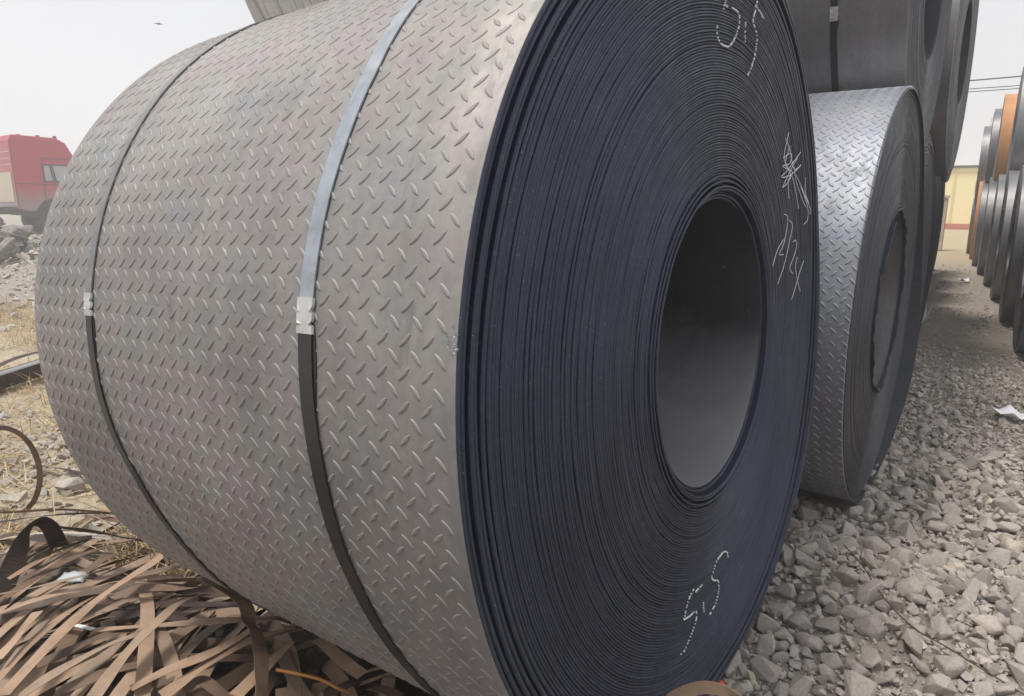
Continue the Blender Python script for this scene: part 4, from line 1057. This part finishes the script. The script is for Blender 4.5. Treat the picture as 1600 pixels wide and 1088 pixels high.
# broken concrete heaped in front of the lorry
M_CONC = stone_mat('broken_concrete', ((0.12, 0.115, 0.11), (0.24, 0.225, 0.21), (0.36, 0.34, 0.32)), 8)
cr = random.Random(4)
dirL = Vector((-0.925, 0.38, 0)); nrm = Vector((0.38, 0.925, 0))
cm = []
for k in range(5):
    pv, pf = PROT[k]; me = bpy.data.meshes.new('concrete_chunk'); me.from_pydata(pv.tolist(), [], pf.tolist()); me.materials.append(M_CONC); me.update(); cm.append(me)
CHUNKS = []
for k in range(18):
    dist = cr.uniform(17.5, 21.5); lat = cr.uniform(-0.50, 0.22)
    p = dirL * dist + nrm * lat * 1.0
    s_ = cr.uniform(0.4, 1.0)
    o = link('concrete_chunk', cm[k % 5]); CHUNKS.append(o); o.location = (p.x, p.y, -0.15 + s_ * 0.22 + max(0, 0.8 - 0.3 * abs(dist - 19.6)) * cr.uniform(0.35, 1)); o.scale = (s_, s_ * cr.uniform(0.6, 1), s_ * cr.uniform(0.5, 0.9))
    o.rotation_euler = (cr.gauss(0, .3), cr.gauss(0, .3), cr.uniform(0, 6.28)); o['stone_tone'] = cr.uniform(0.1, 0.9)
    tag(o, ('large ' if s_ > 0.85 else 'medium ' if s_ > 0.65 else 'small ') + ('pale' if o['stone_tone'] > 0.6 else 'grey' if o['stone_tone'] > 0.3 else 'dark') + ' concrete chunk ' + ('at the left edge' if lat < -0.42 else 'left of the lorry wheel' if lat < -0.2 else 'below the lorry door' if lat < 0.02 else 'beside the coil rim') + (', front of the bank' if dist < 18.8 else ', middle of the bank' if dist < 20.2 else ', back of the bank'), 'concrete chunk', 'concrete chunks before the lorry')
for _k in (0, 1, 7, 12, 14, 16, 17): bpy.data.objects.remove(CHUNKS[_k])          # wholly hidden ones are left out
r = np.random.default_rng(91); n = 2600
dd = r.uniform(16.5, 22, n); la = r.uniform(-2.6, 2.6, n)
s = np.clip(np.exp(r.normal(math.log(0.14), 0.5, n)), 0.05, 0.4)
P = np.stack([dirL.x * dd + nrm.x * la, dirL.y * dd + nrm.y * la, -0.1 + 0.55 * np.exp(-((dd - 19.5) / 1.3) ** 2) * r.random(n)], -1)
tag(joined_stones('rubble_bank', P, s, SMALL, M_RUBBLE, None, 92), 'bank of loose rubble in front of the red lorry', kind='stuff')

# ------------------------------------------------------------------ far end of the aisle
CT = thing('site_cabin', 'pale yellow panelled site cabin closing the far end of the aisle', 'cabin', (0.9, 36.5, -0.1), (0, 0, math.radians(2)))
M_YEL = mat('pale_yellow_paint', (0.88, 0.78, 0.46), 0.6); M_REDB = mat('red_oxide_skid', (0.5, 0.16, 0.10), 0.7); M_ROOF = mat('dark_roof_sheet', (0.07, 0.07, 0.07), 0.6)
mb = MB(); mb.box((-6, -0.05, 0.22), (6, 2.4, 2.6)); mb.build('wall', M_YEL, CT)
mb = MB(); mb.box((-6.02, -0.10, 0.0), (6.02, 2.42, 0.217)); mb.build('skid', M_REDB, CT)
mb = MB(); mb.box((-6.1, -0.16, 2.603), (6.1, 2.5, 2.70)); mb.build('roof', M_ROOF, CT)
for k in range(10):
    xx = -5.9 + k * 1.2
    mb = MB(); mb.box((xx, -0.085, 0.26), (xx + 0.09, -0.053, 2.58)); mb.box((xx + 0.09, -0.08, 2.36), (xx + 1.2, -0.053, 2.44)); mb.build('panel_frame', mat('pale_yellow_trim', (0.72, 0.60, 0.32), 0.6) if k == 0 else bpy.data.materials['pale_yellow_trim'], CT)
PST = thing('concrete_post', 'beige sunlit post standing past the far end of the left row', 'post', (-0.31, 21.5, -0.1))
mb = MB(); mb.box((-0.18, -0.15, 0), (0.14, 0.15, 1.35)); po = mb.build('shaft', mat('beige_concrete', (0.5, 0.44, 0.36), 0.8), PST)
bv = po.modifiers.new('bevel', 'BEVEL'); bv.width = 0.02
mb = MB(); mb.box((-0.21, -0.18, 1.352), (0.17, 0.18, 1.42)); mb.build('cap', bpy.data.materials['beige_concrete'], PST)
# white tags standing on the farthest grey coil
tg = thing('paper_tag', 'small white tags sticking up on the flat grey upper coil', 'tag', (0.56, 20.0, 2.875))
for x0, zz in ((-0.10, 0.2), (0.04, 0.32)):
    mb = MB(); mb.box((x0, -0.006, 0), (x0 + 0.09, 0.006, zz)); mb.build('tag', M_PAPER, tg)
# cables
M_CABLE = mat('black_cable', (0.05, 0.05, 0.055), 0.6)
for k, (z0, z1, sag, yy, lb) in enumerate(((5.15, 5.55, .5, 27, 'topmost black power cable over the far aisle'), (5.1, 5.25, .55, 27.3, 'middle black power cable over the far aisle'), (4.95, 5.1, .45, 27.6, 'lowest black power cable over the far aisle'))):
    pts = [(-9 + 20 * i / 16, yy, z0 + (z1 - z0) * i / 16 - sag * (1 - (2 * i / 16 - 1) ** 2)) for i in range(17)]
    mb = MB(); mb.tube(pts, 0.022 if k == 0 else 0.014, 5)
    tag(mb.build('power_cable', M_CABLE, smooth=True), lb, 'cable', 'cables over the far aisle')
for px, lb in ((-9, 'timber cable pole behind the left coil row'), (11, 'timber cable pole behind the right coil row')):
    mb = MB(); mb.tube([(px, 27.3, -0.2), (px, 27.3, 5.8)], [0.16, 0.11], 12); mb.box((px - 0.06, 26.7, 5.2), (px + 0.06, 27.9, 5.3))
    tag(mb.build('cable_pole', M_RUST[1], smooth=False), lb, 'pole')
# a bird high up
bt = thing('bird', 'tiny dark bird gliding in the white sky above the lorry', 'bird', (-26.22, 16.59, 7.64), (0, 0, math.radians(60)))
mb = MB(); mb.tube([(-0.16, 0, 0), (-0.1, 0, 0.01), (0, 0, 0.015), (0.09, 0, 0.01), (0.14, 0, 0.0)], [0.005, 0.015, 0.022, 0.016, 0.005], 8); mb.build('body', M_DARK, bt, smooth=True)
for sg in (1, -1):
    mb = MB(); V = [(0.06, 0, 0.02), (0.04, 0.10 * sg, 0.03), (-0.01, 0.20 * sg, 0.012), (-0.04, 0.10 * sg, 0.022), (-0.06, 0, 0.015)]
    mb.add(V + [(a, b, c - 0.008) for a, b, c in V], [(0, 1, 2, 3, 4), (9, 8, 7, 6, 5), (0, 5, 6, 1), (1, 6, 7, 2), (2, 7, 8, 3), (3, 8, 9, 4)]); mb.build('wing', M_DARK, bt)

# ------------------------------------------------------------------ hazy air
hm = bpy.data.materials.new('haze'); hm.use_nodes = True
hn = hm.node_tree.nodes; hn.remove(hn['Principled BSDF'])
pv_ = hn.new('ShaderNodeVolumePrincipled'); pv_.inputs['Color'].default_value = (0.97, 0.97, 0.98, 1); pv_.inputs['Density'].default_value = 0.0075
pv_.inputs['Anisotropy'].default_value = 0.2
hm.node_tree.links.new(pv_.outputs[0], hn['Material Output'].inputs['Volume'])
mb = MB(); mb.box((-160, -70, -1.4), (160, 240, 8.6))
hz = mb.build('haze', hm); tag(hz, kind='stuff')
